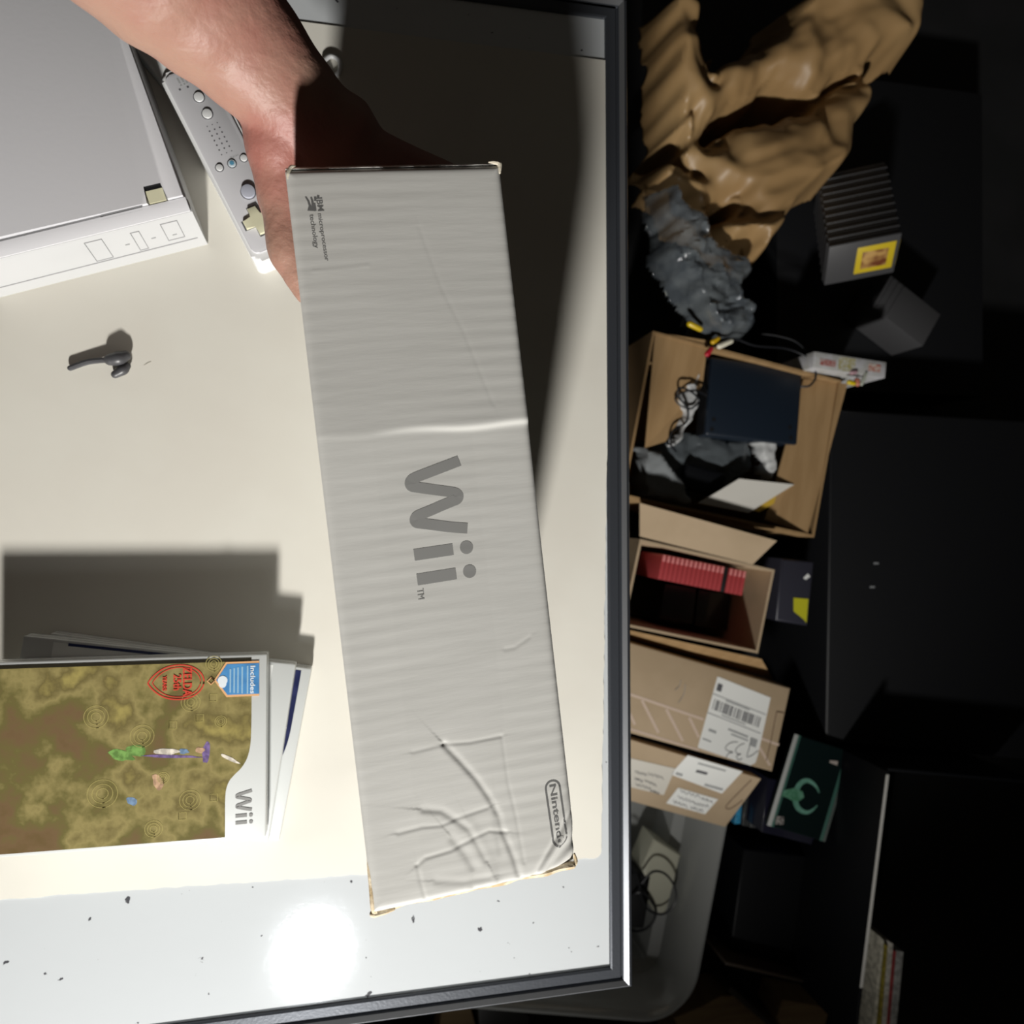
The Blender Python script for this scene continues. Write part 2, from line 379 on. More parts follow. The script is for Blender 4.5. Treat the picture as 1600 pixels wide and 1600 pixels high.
# grey lettering: W drawn as one round-jointed stroke, two i's, each a bar and a dot
def Z2(x, y): return (590+x/4, 640+y/4)
def arc(pts, n=7):
    out = []; P_ = [Vector(p) for p in pts]
    for i in range(len(P_)-1):
        p0 = P_[max(i-1, 0)]; p1 = P_[i]; p2 = P_[i+1]; p3 = P_[min(i+2, len(P_)-1)]
        for k in range(n):
            t = k/n; out.append(.5*((2*p1)+(p2-p0)*t+(2*p0-5*p1+4*p2-p3)*t*t+(3*p1-p0-3*p2+p3)*t**3))
    out.append(P_[-1]); return out
Wz = [(507, 321), (420, 356), (320, 396), (240, 428), (212, 445), (201, 466), (210, 484), (238, 490), (320, 501), (400, 511), (468, 520), (494, 530), (502, 547), (492, 563), (465, 575),
      (400, 602), (330, 633), (270, 658), (243, 672), (232, 692), (241, 709), (270, 714), (350, 724), (450, 737), (561, 745)]
# template in (reading, up) coordinates, unit = its own length
ux, uy = .1178, .9930
def tmpl(x, y): return ((x*ux+y*uy), (x*uy-y*ux))
TW = [tmpl(*p) for p in arc([Vector(p) for p in Wz], 5)]
TI = [[tmpl(*p) for p in q_] for q_ in ([(222, 873), (466, 840), (474, 912), (232, 947)], [(242, 1025), (486, 992), (494, 1065), (250, 1101)])]
TD = [tmpl(555, 865), tmpl(575, 1016)]
u0 = min(p[0] for p in TW)-30; u1 = max(p[0] for p in TI[1]); v0 = min(p[1] for p in TW)-34
def wii(parent, org, ln, z, mt, rot=0, zf=None, th=.0002, name='logo_lettering', vs_=1.0):
    k = ln/(u1-u0); c, s_ = math.cos(rot), math.sin(rot)
    f = lambda p: (org[0]+((p[0]-u0)*c-(p[1]-v0)*vs_*s_)*k, org[1]+((p[0]-u0)*s_+(p[1]-v0)*vs_*c)*k)
    q = MB(); pts = [f(p) for p in TW]; q.ribbon(pts, 67*k, z, z+th, zf)
    for r_ in TI:
        a = ((r_[0][0]+r_[3][0])/2, (r_[0][1]+r_[3][1])/2); b = ((r_[1][0]+r_[2][0])/2, (r_[1][1]+r_[2][1])/2)
        q.ribbon([f((a[0]+(b[0]-a[0])*t, a[1]+(b[1]-a[1])*t)) for t in (0, .25, .5, .75, 1)], 73*k, z, z+th, zf)
    for cc in TD:
        o_ = f(cc); rd = 42*k; us = [-math.cos(math.pi*i/24) for i in range(25)]; q.ribbon([(o_[0]+rd*u, o_[1]) for u in us], [2*rd*math.sqrt(max(1-u*u, .0004)) for u in us], z, z+th, zf)
    return q.build(name, mt, parent, smooth=False)
# place it by its two ends on the lid
pa = bxl(*Z2(507, 285)); a_ = bxl(*Z2(246, 1064)); b_ = bxl(*Z2(226, 910))
k0 = bxl(*Z2(400, 300)); k1 = bxl(*Z2(400, 1100)); kk = math.hypot(k1[0]-k0[0], k1[1]-k0[1])/800
ww = tmpl(246, 1100); we = bxl(*Z2(246, 1100)); ox = we[0]-(ww[0]-u0)*kk; oy = we[1]-(ww[1]-v0)*kk
lg = wii(box, (ox, oy), (u1-u0)*kk, HBX-.0001, MLOGO, 0, lidz, .00019, vs_=1.0)
tm = bxl(*Z2(252, 1122)); text_mesh('TM', tm[0], tm[1]-.0005, .0053, .0032, HBX+lidz(*tm)-.0001, HBX+lidz(*tm)+.00008, 'trademark_lettering', MLOGO, box)
# pill logo
zz = lambda x, y: (560+x/4, 1100+y/4)
c0 = bxl(*zz(1219, 530)); c1 = bxl(*zz(1266, 852)); rr = .0038
pts = []
for k in range(13): a = math.pi/2+math.pi*k/12; pts.append((c0[0]+rr*math.cos(a), c0[1]+rr*math.sin(a)))
for k in range(1, 12): t = k/12; pts.append((c0[0]+(c1[0]-c0[0])*t, c0[1]-rr+(c1[1]-c0[1])*t))
for k in range(13): a = -math.pi/2+math.pi*k/12; pts.append((c1[0]+rr*math.cos(a), c1[1]+rr*math.sin(a)))
for k in range(1, 12): t = k/12; pts.append((c1[0]+(c0[0]-c1[0])*t, c1[1]+rr+(c0[1]-c1[1])*t))
pts.append(pts[0]); pts.append(pts[1])
MPR = mat('fine_print_grey', (.13, .13, .128), .5)
MB().ribbon(pts, .0011, HBX-.0001, HBX+.00006, lidz).build('pill_logo', MPR, box, smooth=False)
nt_ = text_mesh('Nintendo', c0[0]-.0018, c0[1]-.0018, .0342, .0037, HBX-.00005, HBX+.00005, 'pill_lettering', MPR, box, rot=math.atan2(c1[1]-c0[1], c1[0]-c0[0]), weight=.022)
# follow the lid height
for v in nt_.data.vertices: v.co.z += lidz(v.co.x, v.co.y)
# processor mark
zi = lambda x, y: bxl(460+x/12.31, 290+y/12.31)
q = MB()
for pl, w0 in (([(215, 215), (268, 300), (300, 390), (300, 490)], .0010), ([(320, 225), (345, 300), (360, 400), (350, 490)], .0011), ([(385, 340), (388, 400), (390, 490)], .0014)):
    pp = [zi(*p) for p in pl]; q.ribbon(pp, [w0*.7, w0, w0*1.3, w0*2.4][:len(pp)], HBX-.0001, HBX+.00006, lidz)
for pl, w0 in (([(400, 215), (400, 300)], .0011), ([(460, 190), (455, 235)], .0012)):
    pp = [zi(*p) for p in pl]; q.ribbon(pp, w0, HBX-.0001, HBX+.00006, lidz)
q.build('swoosh_mark', MPR, box, smooth=False)
rt = math.atan2(zi(600, 1400)[1]-zi(470, 560)[1], zi(600, 1400)[0]-zi(470, 560)[0])
a = zi(415, 240); text_mesh('IBM', a[0], a[1], .0066, .0030, HBX-.00005, HBX+.00005, 'processor_lettering', MPR, box, rt, weight=.02)
a = zi(420, 548); text_mesh('microprocessor', a[0], a[1], .0235, .0028, HBX-.00005, HBX+.00005, 'processor_lettering', MPR, box, rt, weight=.012)
a = zi(258, 560); text_mesh('technology', a[0], a[1], .0168, .0031, HBX-.00005, HBX+.00005, 'processor_lettering', MPR, box, rt, weight=.012)
for ob in box.children:
    if ob.name.startswith('processor'):
        for v in ob.data.vertices: v.co.z += lidz(v.co.x, v.co.y)

# ================================================================ PERSON: forearm and hand holding the far end of the box
skin = mat('skin', (.35, .205, .152), .5, col2=(.32, .128, .102), nscale=16, nlo=.36, nhi=.62, bump=.7, bscale=190, sss=.10, detail=9, stretch=(1, 1, 1))
per = thing('person', 'bare forearm and hand reaching in from above, gripping the far end of the grey box', 'person', (P(432, 159, .93).x, P(432, 159, .93).y, .93))
fx = lambda y, o: (b0.x+(b0.y-y)*.1166-o)          # left wall of the box, o outside it
rxw = lambda y, o: (.0682+(.1832-y)*.1205+o)       # right wall
q = MB()
A = [(P(185, -155, .985), .048), (P(262, -62, .965), .0435), (P(325, 8, .95), .0376), (P(384, 74, .936), .0325), (P(443, 142, .924), .0286), (P(484, 190, .915), .0275), (P(520, 226, .905), .031)]
A = [(A[0][0]+(A[0][0]-A[1][0])*k, r_) for k, r_ in ((4.2, .052), (2.8, .056), (1.3, .054))]+A
q.tube([a for a, r_ in A], [r_ for a, r_ in A], 28, 6, flat=.86)
q.tube([P(448, 186, .875), Vector((-.046, .200, .842)), Vector((-.018, .205, .836)), Vector((.02, .204, .838))], [.020, .0195, .016, .013], 16, 6)  # hidden lower palm bulk, added to shade the table past the arm
# back of the hand along the end wall, from wrist to knuckles (four metacarpals)
F = [.882, .864, .847, .832]; pal = []
for i, z in enumerate(F):
    q.tube([P(448, 170, .920-.020*i), P(505, 215, .912-.020*i), Vector((.036-.001*i, .2065, z+.004)), Vector((.0665, .2010, z))], [.0185, .0185, .0155, .0125], 16, 6)
# four fingers round the right corner, unequal, bent
for i, (z, ln_) in enumerate(zip(F, (1.0, 1.1, 1.02, .8))):
    y1 = .185; y2 = y1-.030*ln_; y3 = y2-.024*ln_
    rf = (.0092, .0094, .0088, .0078)[i]
    q.tube([Vector((.0640, .2000, z)), Vector((rxw(.1832, .0075)+.002, .1925, z-.002)), Vector((rxw(y2, rf-.0006), y2, z-.006)), Vector((rxw(y3, rf*.8), y3, z-.009))], [rf*1.3, rf*1.1, rf*.98, rf*.82], 14, 6)
# heel of the thumb, hidden bulk added lower to shade the table, then thumb along the left wall
q.tube([P(446, 176, .890), P(446, 225, .872), P(452, 270, .868)], [.022, .021, .012], 16, 6)
q.tube([P(436, 168, .918), P(436, 225, .913), P(440, 285, .907), P(447, 340, .905)], [.0215, .0190, .0150, .0120], 18, 6)
T = [(440, 300, .906, .0135), (444, 345, .905, .0115), (450, 392, .904, .0116), (466, 428, .903, .0092), (478, 458, .902, .0070)]
q.tube([P(a, b, c) for a, b, c, r_ in T], [t[3] for t in T], 16, 6)
hand = q.build('hand_and_forearm', skin, per, world=True)
md = hand.modifiers.new('r', 'REMESH'); md.mode = 'VOXEL'; md.voxel_size = .0016; md.use_smooth_shade = True
md = hand.modifiers.new('s', 'SMOOTH'); md.factor = .5; md.iterations = 14
nailm = mat('nail', (.72, .50, .42), .25, coat=.4)
tipd = (P(470, 456, .902)-P(458, 425, .903)).normalized()

# ================================================================ GAME CASES
cmat = mat('white_case_plastic', (.62, .64, .63), .22, coat=.5)
art = mat('gold_olive_artwork', (.12, .085, .03), .25, coat=.8, col2=(.36, .30, .10), nscale=26, nlo=.30, nhi=.72, bump=.15, bscale=30, detail=12)
nt = art.node_tree; cr = [n_ for n_ in nt.nodes if n_.type == 'VALTORGB'][0]
for pos, c in ((.42, (.17, .11, .055)), (.5, (.15, .13, .045)), (.57, (.30, .25, .10)), (.64, (.16, .13, .05))):
    e = cr.color_ramp.elements.new(pos); e.color = (*c, 1)
MGOLD = mat('gold_ring_print', (.42, .36, .13), .3, coat=.6)
CZt = [.7655, .7510, .7362]
def game_case(i, tr, br, label, grp='white game cases stacked on the cream sheet'):
    zt = CZt[i]; a = P(*tr, zt); b = P(*br, zt)
    t = thing('game_case', label, 'game case', (a.x, a.y, zt-.0144), ang(a, b), grp)
    MB().box(0, .136, -.1905, 0, 0, .0068, .0012).build('case_back', cmat, t)
    MB().box(0, .136, -.1905, 0, .0074, .0140, .0014).build('case_front', cmat, t)
    MB().box(.0015, .1345, -.1895, -.0015, .006, .008).build('case_seam', mat('seam_grey', (.4, .41, .40), .5), t)
    return t, zt
g1, zt = game_case(0, (417, 1022), (415, 1312), 'white game case with gold and olive cover art, topmost of the stack')
gl = lambda px, py: loc2(g1, px, py, zt)
bnd = [gl(393, 1027), gl(393, 1060), gl(393, 1100), gl(392.5, 1140), gl(391, 1165), gl(386, 1185), gl(377, 1200), gl(366, 1211), gl(358, 1221), gl(353, 1235), gl(351.5, 1255), gl(351.5, 1300)]
pts = [(.0025, -.188), (.0025, bnd[0][1])]+[(max(x, .0025), y) for x, y in arc([Vector((*p, 0)) for p in bnd], 4) for x, y in [(x, y)]] if False else [(.0025, -.188), (.0025, bnd[0][1])]+[(p.x, p.y) for p in arc([Vector((*p, 0)) for p in bnd[1:-1]], 4)]+[(.1335, bnd[-1][1]), (.1335, -.188)]
MB().prism(pts, .0138, .01425).build('cover_art', art, g1, smooth=False)
MB().box(.0025, .0048, -.188, gl(393, 1030)[1], .01426, .01436).build('cover_border', mat('dark_cover_edge', (.02, .017, .01), .3, coat=.5), g1, smooth=False)
q = MB()
def ring(c, r_, w_, z):
    return [((c[0]+r_*math.cos(2*math.pi*k/28)), (c[1]+r_*math.sin(2*math.pi*k/28))) for k in range(30)]
for px, py, r_ in ((334, 1037, .0055), (298, 1097, .0065), (297, 1250, .0072), (240, 1295, .006), (345, 1127, .004), (222, 1150, .008), (150, 1120, .008), (160, 1240, .01), (255, 1215, .004)):
    q = MB()
    for k in (1, .68, .38): q.ribbon(ring(gl(px, py), r_*k, .0003, 0), .00035, .0142, .0144)
    q.build('ring_ornament', MGOLD, g1, smooth=False)
for px, py in ((333, 1090), (334, 1246), (285, 1275), (312, 1122), (270, 1133)):
    q = MB(); c = gl(px, py); r_ = .0026; q.ribbon([(c[0]+r_*x, c[1]+r_*y) for x, y in ((-1, -1), (1, -1), (1, 1), (-1, 1), (-1, -1), (1, -1))], .0004, .0142, .0144)
    q.build('square_ornament', MGOLD, g1, smooth=False)
# abstract colour patches in place of the figure on the cover
def blob(q, px, py, rx, ry, rot, seed, z=.0145):
    pts = []
    for k in range(22):
        a = 2*math.pi*k/22; rr_ = 1+.35*noise.noise(Vector((math.cos(a)*1.5, math.sin(a)*1.5, seed)))
        x = rx*rr_*math.cos(a); y = ry*rr_*math.sin(a); pts.append(gl(px+x*math.cos(rot)-y*math.sin(rot), py+x*math.sin(rot)+y*math.cos(rot)))
    q.prism(pts, .0142, z)
for nm, c, L_ in (('colour_patch', (.12, .22, .06), [(213, 1173, 16, 9, .1), (190, 1180, 20, 8, .2)]), ('colour_patch', (.48, .44, .38), [(258, 1174, 20, 5, .03), (360, 1186, 18, 2.6, .45)]),
                  ('colour_patch', (.13, .09, .20), [(322, 1176, 6, 17, .1), (270, 1182, 44, 2.2, .02)]), ('colour_patch', (.34, .22, .14), [(246, 1222, 14, 7, 1.2), (312, 1172, 7, 5, 0)]), ('colour_patch', (.12, .18, .27), [(206, 1252, 9, 6, .4), (287, 1174, 8, 4, 0)])):
    pm = mat('print_patch', c, .25, coat=.7, col2=tuple(min(1, x*1.8) for x in c), nscale=220)
    for k, a in enumerate(L_):
        q = MB(); blob(q, *a, seed=k+c[0]*9, z=.0143+c[0]*.0002+k*.00003); q.build(nm, pm, g1, smooth=False)
# red emblem
MRED = mat('red_print', (.62, .07, .045), .3, coat=.6)
q = MB()
for rr_, w_ in ((1, .0009), (.86, .0006)):
    c = gl(281, 1066); q.ribbon([(c[0]+.0125*rr_*math.sin(t), c[1]+(.0165*rr_*math.cos(t) if math.cos(t) > 0 else .0215*rr_*math.cos(t)*(1-.12*abs(math.sin(2*t))))) for t in [2*math.pi*k/40 for k in range(42)]], w_, .0143, .01455)
q.build('emblem', MRED, g1, smooth=False)
a = gl(286, 1049); text_mesh('ZELDA', a[0]-.003, a[1]+.000, .021, .0062, .0144, .0147, 'emblem_lettering', MRED, g1, weight=.02)
a = gl(271, 1056); text_mesh('25th', a[0]-.001, a[1], .0115, .0055, .0144, .0147, 'emblem_lettering', MRED, g1, weight=.02)
a = gl(254, 1058); text_mesh('YEARS', a[0]-.001, a[1], .011, .003, .0144, .0147, 'emblem_lettering', MRED, g1, weight=.03)
# blue ribbon
MORG = mat('orange_print', (.75, .42, .20), .35, coat=.5); MBLU = mat('blue_print', (.055, .19, .42), .3, coat=.5, col2=(.08, .27, .55), nscale=60)
pent = [gl(*p) for p in ((405, 1032.5), (353, 1034.5), (334.5, 1063), (354, 1089), (405, 1087))]
cx, cy = sum(p[0] for p in pent)/5, sum(p[1] for p in pent)/5
MB().prism(pent, .0143, .0147).build('ribbon_border', MORG, g1, smooth=False)
MB().prism([(cx+(x-cx)*.88, cy+(y-cy)*(.90 if y < cy else 1.0)) for x, y in pent], .0146, .01485).build('ribbon', MBLU, g1, smooth=False)
MWP = mat('pale_print', (.70, .76, .80), .4)
a = gl(391.5, 1040); text_mesh('Includes', a[0], a[1], .0205, .0034, .0148, .0151, 'ribbon_lettering', MWP, g1, weight=.02)
q = MB()
for k, x_ in enumerate((387, 378.5, 372, 366, 360)):
    a = gl(x_, 1040+k*.4); q.box(a[0]+.0004*k, a[0]+.0205-.0004*k, a[1]-.0004, a[1]+.0006, .0148, .0150)
q.build('ribbon_text_line', mat('pale_blue_print', (.30, .48, .62), .4), g1, smooth=False)
q = MB(); q.cyl(gl(348, 1063), .0034, .0148, .0151); q.cyl(gl(348, 1069), .0026, .0148, .015); q.build('disc_print', MWP, g1, smooth=False)
c = gl(330, 1064); q = MB(); r_ = .0026
q.ribbon([(c[0]+r_*x, c[1]+r_*y) for x, y in ((-1, 0), (0, 1), (1, 0), (0, -1), (-1, 0), (0, 1))], .0008, .0143, .0148); q.build('ribbon_tip', MORG, g1, smooth=False)
o_ = gl(367.5, 1235); wii(g1, o_, abs(gl(380, 1289)[0]-gl(380, 1235)[0]), .0141, MLOGO, 0)
g2, z2 = game_case(1, (462, 1038), (421, 1303), 'plain white game case without lettering, middle of the three-case stack')
MB().box(.0022, .1335, -.17, -.0165, .0138, .0142).build('cover_insert', mat('plain_cover', (.72, .73, .71), .35), g2, smooth=False)
q = MB(); q.box(.002, .004, -.16, -.09, .0141, .0144); q.build('cover_strip', mat('navy_cover', (.02, .03, .10), .3, coat=.5), g2, smooth=False)
g3, z3 = game_case(2, (487, 1045), (437, 1311), 'white game case with navy cover art, lowest of the stack')
l3 = lambda px, py: loc2(g3, px, py, z3)
bn = [l3(471, 1047), l3(468, 1065), l3(458, 1120), l3(452, 1150), l3(445, 1172), l3(436, 1190), l3(420, 1205)]
MB().prism([(.0025, -.1), (.0025, bn[0][1])]+[(p.x, p.y) for p in arc([Vector((*p, 0)) for p in bn[1:]], 4)]+[(.09, -.1)], .0138, .0142).build('cover_art', mat('navy_artwork', (.010, .014, .06), .3, coat=.6, col2=(.02, .025, .09), nscale=90), g3, smooth=False)
o_ = l3(404, 1236); wii(g3, (o_[0], o_[1]), .0275, .0140, MLOGO, 0)

# ================================================================ CONSOLE (lying flat at the upper left)
con_z = .7655
a = P(290, 311, con_z); b = P(205, 72, con_z)
con = thing('game_console', 'white and grey game console lying flat beside the remote', 'console', (a.x, a.y, ST), ang(a, b))
# local x runs up the picture along its right side, local y to the picture's left
gtop = mat('console_grey_top', (.66, .66, .685), .35, coat=.2, bump=.05, bscale=300)
cw = mat('console_white', (.78, .79, .79), .3, coat=.3)
hz_ = con_z-ST
cw2 = mat('console_white_bezel', (.50, .505, .51), .35, coat=.2)
MB().box(.0005, .205, -.0008, .157, .0005, hz_-.003, .0025, 3).build('casing', cw2, con)
tp = [(.003, .001), (.203, .001), (.203, .155), (.003, .155), (.003, .0275), (.0085, .0275), (.0085, .0145), (.003, .0145)]
tp2 = [(.003, .001), (.202, .001), (.202, .155), (.0045, .155), (.0045, .030), (.003, .030), (.003, .026), (.016, .0255), (.016, .0125), (.003, .012)]
MB().prism(tp2, hz_-.0031, hz_, .0006).build('top_panel', gtop, con)
MB().box(.0035, .0155, .0130, .0250, hz_-.0031, hz_-.0016).build('latch_recess', MOFF, con)
MB().box(.0125, .0158, .0128, .0252, hz_-.0031, hz_-.0012).build('latch_gap', MBLK, con)
MB().box(.0008, .0030, .031, .060, hz_-.0031, hz_-.0021).build('door_slot', MBLK, con)
# front: grey ledge, then the white sloping bezel with its buttons
pr = [(0, hz_-.003), (-.006, hz_-.0045), (-.0075, hz_-.0055), (-.0165, .006), (-.017, .0005), (.002, .0005)]
def extr(profile, y0, y1, xs=0):
    t = bmesh.new(); a_ = [t.verts.new((p[0], y0, p[1])) for p in profile]; b_ = [t.verts.new((p[0], y1, p[1])) for p in profile]
    t.faces.new(a_); t.faces.new(b_[::-1]); n_ = len(profile)
    for i in range(n_): t.faces.new((a_[i], a_[(i+1) % n_], b_[(i+1) % n_], b_[i]))
    bmesh.ops.recalc_face_normals(t, faces=t.faces); return t
MB().join(extr([(.0025, hz_-.002), (-.0008, hz_-.0022), (-.0068, hz_-.0045), (-.0068, hz_-.006), (.0025, hz_-.006)], .000, .156)).build('front_ledge', gtop, con)
MB().join(extr([(.002, hz_-.0055), (-.0072, hz_-.0058), (-.0082, hz_-.0072), (-.0165, .0125), (-.0172, .010), (-.0185, .0015), (-.0175, 0.0003), (.002, .0003)], -.001, .157)).build('front_bezel', cw2, con)
# outlines of three buttons and the lower seam on the sloping bezel
def bz(y, s_):     # s_: 0 at the bezel's top edge .. 1 at its lower seam
    return Vector((-.0084-.0081*s_, y, hz_-.0072+(.0125-hz_+.0072)*s_))
nb = Vector((-1, 0, .30)).normalized()
q = MB()
def btn(y0, y1, s0, s1):
    pts = [bz(y0, s0), bz(y0, s1), bz(y1, s1), bz(y1, s0), bz(y0, s0)]
    for u, v in zip(pts, pts[1:]): q.tube([u+nb*.0001, v+nb*.0001], .00028, 6, 1)
btn(.012, .024, .10, .80); btn(.040, .046, .15, .9); btn(.066, .078, .1, .9)
q.tube([bz(.004, .97)+nb*.0001, bz(.155, .97)+nb*.0001], .0004, 6, 1); q.build('button_outline', mat('seam_line', (.30, .30, .31), .5), con)
q = MB()
for y, s_ in ((.018, .62), (.033, .55), (.052, .55)): q.tube([bz(y-.0012, s_), bz(y+.0012, s_)], .0005, 6, 1)
q.build('button_print', MINKL, con)

# ================================================================ REMOTE
rz = .7505
a = P(246, 117, rz); b = P(398, 412, rz)
rem = thing('remote_control', 'white and silver remote control with round buttons lying under the wrist', 'remote control', (a.x, a.y, ST), ang(a, b))
RL, RW, RH = (b-a).length, .0375, rz-ST
rl = lambda px, py: loc2(rem, px, py, rz)
def rrect(x0, x1, y0, y1, r_, n_=6):
    out = []
    for cx, cy, a0 in ((x1-r_, y1-r_, 0), (x0+r_, y1-r_, 90), (x0+r_, y0+r_, 180), (x1-r_, y0+r_, 270)):
        for k in range(n_+1): t = R(a0+90*k/n_); out.append((cx+r_*math.cos(t), cy+r_*math.sin(t)))
    return out
MB().prism(rrect(0, RL, 0, RW, .006), 0, RH-.0012, .0028).build('body', cw, rem)
rtop = mat('remote_silver_face', (.63, .63, .655), .32, coat=.25)
MB().prism(rrect(.0030, RL-.006, .0025, RW-.0022, .005), RH-.0016, RH, .0007).build('face_plate', rtop, rem)
MB().box(RL-.0006, RL+.0004, .016, RW-.009, .006, .019, .0003).build('sensor_window', MBLKG, rem)
well = mat('button_well', (.10, .10, .11), .4)
def rb(px, py, r_, h, mt, name='button'):
    c = rl(px, py); MB().cyl(c, r_+.0007, RH-.0004, RH+.0001, 24).build('button_rim', well, rem)
    return MB().cyl(c, r_, RH-.0002, RH+h, 28, .0004).build(name, mt, rem)
bw = mat('button_clear_white', (.74, .75, .75), .2, coat=.8)
rb(311, 152, .0036, .0011, bw); rb(324, 178, .0036, .0011, bw)
rb(343, 262, .0026, .0009, bw); rb(381, 247, .0026, .0009, bw)
hb = rb(362.5, 255.5, .0029, .0008, mat('home_ring', (.55, .62, .66), .2, coat=.8)); c = rl(362.5, 255.5)
MB().cyl(c, .0016, RH+.0006, RH+.0010, 20).build('home_symbol', mat('home_blue', (.10, .30, .45), .4), rem)
rb(388, 300, .0052, .0022, mat('button_a_clear', (.50, .52, .60), .08, coat=1))['label'] = 'large clear round button'
c = rl(403, 345); q = MB(); s1, s2 = .0034, .0105
rem_d = [(-s2, -s1), (-s1, -s1), (-s1, -s2), (s1, -s2), (s1, -s1), (s2, -s1), (s2, s1), (s1, s1), (s1, s2), (-s1, s2), (-s1, s1), (-s2, s1)]
MB().prism([(c[0]+x*1.12, c[1]+y*1.12) for x, y in rem_d], RH-.0004, RH+.0001).build('pad_rim', well, rem)
MB().prism([(c[0]+x, c[1]+y) for x, y in rem_d], RH-.0002, RH+.0022, .0006).build('direction_pad', MOFF, rem)['label'] = 'yellowed cross-shaped direction pad'
q = MB(); c = rl(343.5, 218)
for i in range(7):
    for j in range(3): q.cyl((c[0]-.012+.0038*i, c[1]-.004+.004*j), .00062 if 0 < i < 6 else .0004, RH-.0001, RH+.0001, 10)
q.build('speaker_holes', MINK, rem)
q = MB()
for px, py in ((281, 140), (293.5, 136), (306, 131)): c = rl(px, py); q.box(c[0]-.0007, c[0]+.0007, c[1]-.0007, c[1]+.0007, RH-.0001, RH+.0001)
q.build('status_light', MINK, rem, smooth=False)
c = rl(305, 113); wii(rem, (c[0]+.0012, c[1]), .0135, RH, MLOGO, math.pi/2*-1+math.pi, th=.00015) if False else None
# the lettering on the remote reads towards the picture's left
c = rl(303, 119)
wii(rem, (c[0]-.0028, c[1]+.001), .0135, RH-.0001, MINKL, -math.pi/2, th=.0002)
a = rl(352, 246); text_mesh('HOME', a[0]+.001, a[1]+.0095, .0065, .0015, RH, RH+.0001, 'home_lettering', MINKL, rem, -math.pi/2)

# accessory lead: plug behind the remote, cord passing under the arm, loops beyond it
lead = thing('controller_lead', 'white accessory plug and cord behind the remote, looping on the far side of the arm', 'cord', (P(235, 85, ST).x, P(235, 85, ST).y, ST))
pa = P(226, 66, .745); pb = P(263, 112, .745); an = ang(pa, pb)
MB().box(-.030, .0165, -.0115, .0155, .0005, .024, .003, 3, Matrix.Translation(Vector(((pa.x+pb.x)/2+.002, (pa.y+pb.y)/2+.002, ST))) @ Matrix.Rotation(an, 4, 'Z')).build('plug', mat('plug_grey', (.62, .63, .62), .4), lead, world=True)
zc = ST+.0022
q = MB().tube([P(215, 60, zc+.012), P(235, 20, zc+.008), P(300, 20, zc), P(380, 40, zc), (P(440, 55, zc)), P(470, 72, zc), P(487, 92, zc), P(500, 112, zc), P(516, 122, zc), P(530, 112, zc), P(530, 95, zc), P(516, 88, zc), P(505, 100, zc+.002), P(512, 120, zc+.004), P(520, 135, zc+.001)], .0019, 10)
q.build('cord', cw, lead, world=True)
q = MB().tube([P(212, 63, ST+.006), P(222, 78, ST+.007), P(229, 95, ST+.006), P(234, 108, ST+.004)], [.003, .005, .004, .002], 10)
tag(q.build('cable_clip', mat('clip_clear', (.50, .52, .50), .15, coat=.6)), 'small clear plastic clip between the console and the grey plug', 'clip')
# dark thing just at the left border
q = MB().tube([P(172, 562, ST+.006), P(186, 560, ST+.006), P(196, 556, ST+.005)], [.0045, .0055, .004], 14)
q.tube([P(180, 585, ST+.004), P(192, 578, ST+.0045), P(198, 572, ST+.004)], [.003, .004, .003], 12)
q.tube([P(110, 575, ST+.003), P(140, 565, ST+.003), P(176, 562, ST+.0055)], .0022, 8)
tag(q.build('cable_plug', mat('grey_plug', (.06, .06, .065), .4)), 'dark grey cable plug on the cream sheet, left of the grey box', 'cable plug')
tag(MB().ribbon([(P(225, 571, ST).x, P(225, 571, ST).y), (P(231, 567, ST).x, P(231, 567, ST).y), (P(236, 565, ST).x, P(236, 565, ST).y)], [.0002, .0006, .0002], ST, ST+.0002).build('lint', mat('lint', (.35, .33, .28), .9)), 'tiny grey sliver of lint near the dark cable plug', 'lint')

# ================================================================ THE DARK FLOOR SIDE
def wbox(t, pix, z0, z1, name, mt, bev=.001, open_top=False):
    """a block with a pixel-given top outline at height z1 standing down to z0 (vertical sides)"""
    top = [P(x, y, z1) for x, y in pix]; return MB().prism([(p.x, p.y) for p in top], z0, z1, bev).build(name, mt, t, world=True)
def at(px, py, z): p = P(px, py, z); return (p.x, p.y, 0)
def base(px, py, z, z0=0): p = P(px, py, z); return (p.x, p.y, z0)
def lab(t, px, py, z): v = MW[t.name].inverted() @ P(px, py, z); return v

# open carton with the navy console: true rectangle from its top-left corner and its right corner
def carton(name, label, a, b, zt, ln, dp, mt, wall=.004, zf=.004, z0=0, grp=None):
    p = P(*a, zt); q_ = P(*b, zt); t = thing(name, label, 'cardboard box', (p.x, p.y, z0), ang(p, q_), grp)
    h = zt-z0; k = MB()
    k.box(0, ln, -dp, 0, 0, zf); k.box(0, ln, -wall, 0, zf, h); k.box(0, ln, -dp, -dp+wall, zf, h)
    k.box(0, wall, -dp+wall, -wall, zf, h); k.box(ln-wall, ln, -dp+wall, -wall, zf, h)
    k.build('carton_body', mt, t, smooth=False); return t
def flap(t, pts, nrm, mt, th=.003, name='flap'):      # free quad flap in the thing's own coordinates
    return MB().solid(pts, Vector(nrm).normalized()*th).build(name, mt, t, smooth=False)
CT = .26
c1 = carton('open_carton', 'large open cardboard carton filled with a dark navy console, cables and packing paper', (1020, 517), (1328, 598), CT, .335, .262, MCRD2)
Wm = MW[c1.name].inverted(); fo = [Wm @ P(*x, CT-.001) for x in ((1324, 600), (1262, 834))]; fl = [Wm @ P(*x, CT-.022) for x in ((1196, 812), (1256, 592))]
MB().solid([fo[0], fo[1], fl[0], fl[1]], (0, 0, -.003)).build('flap', MCRD2, c1, smooth=False)
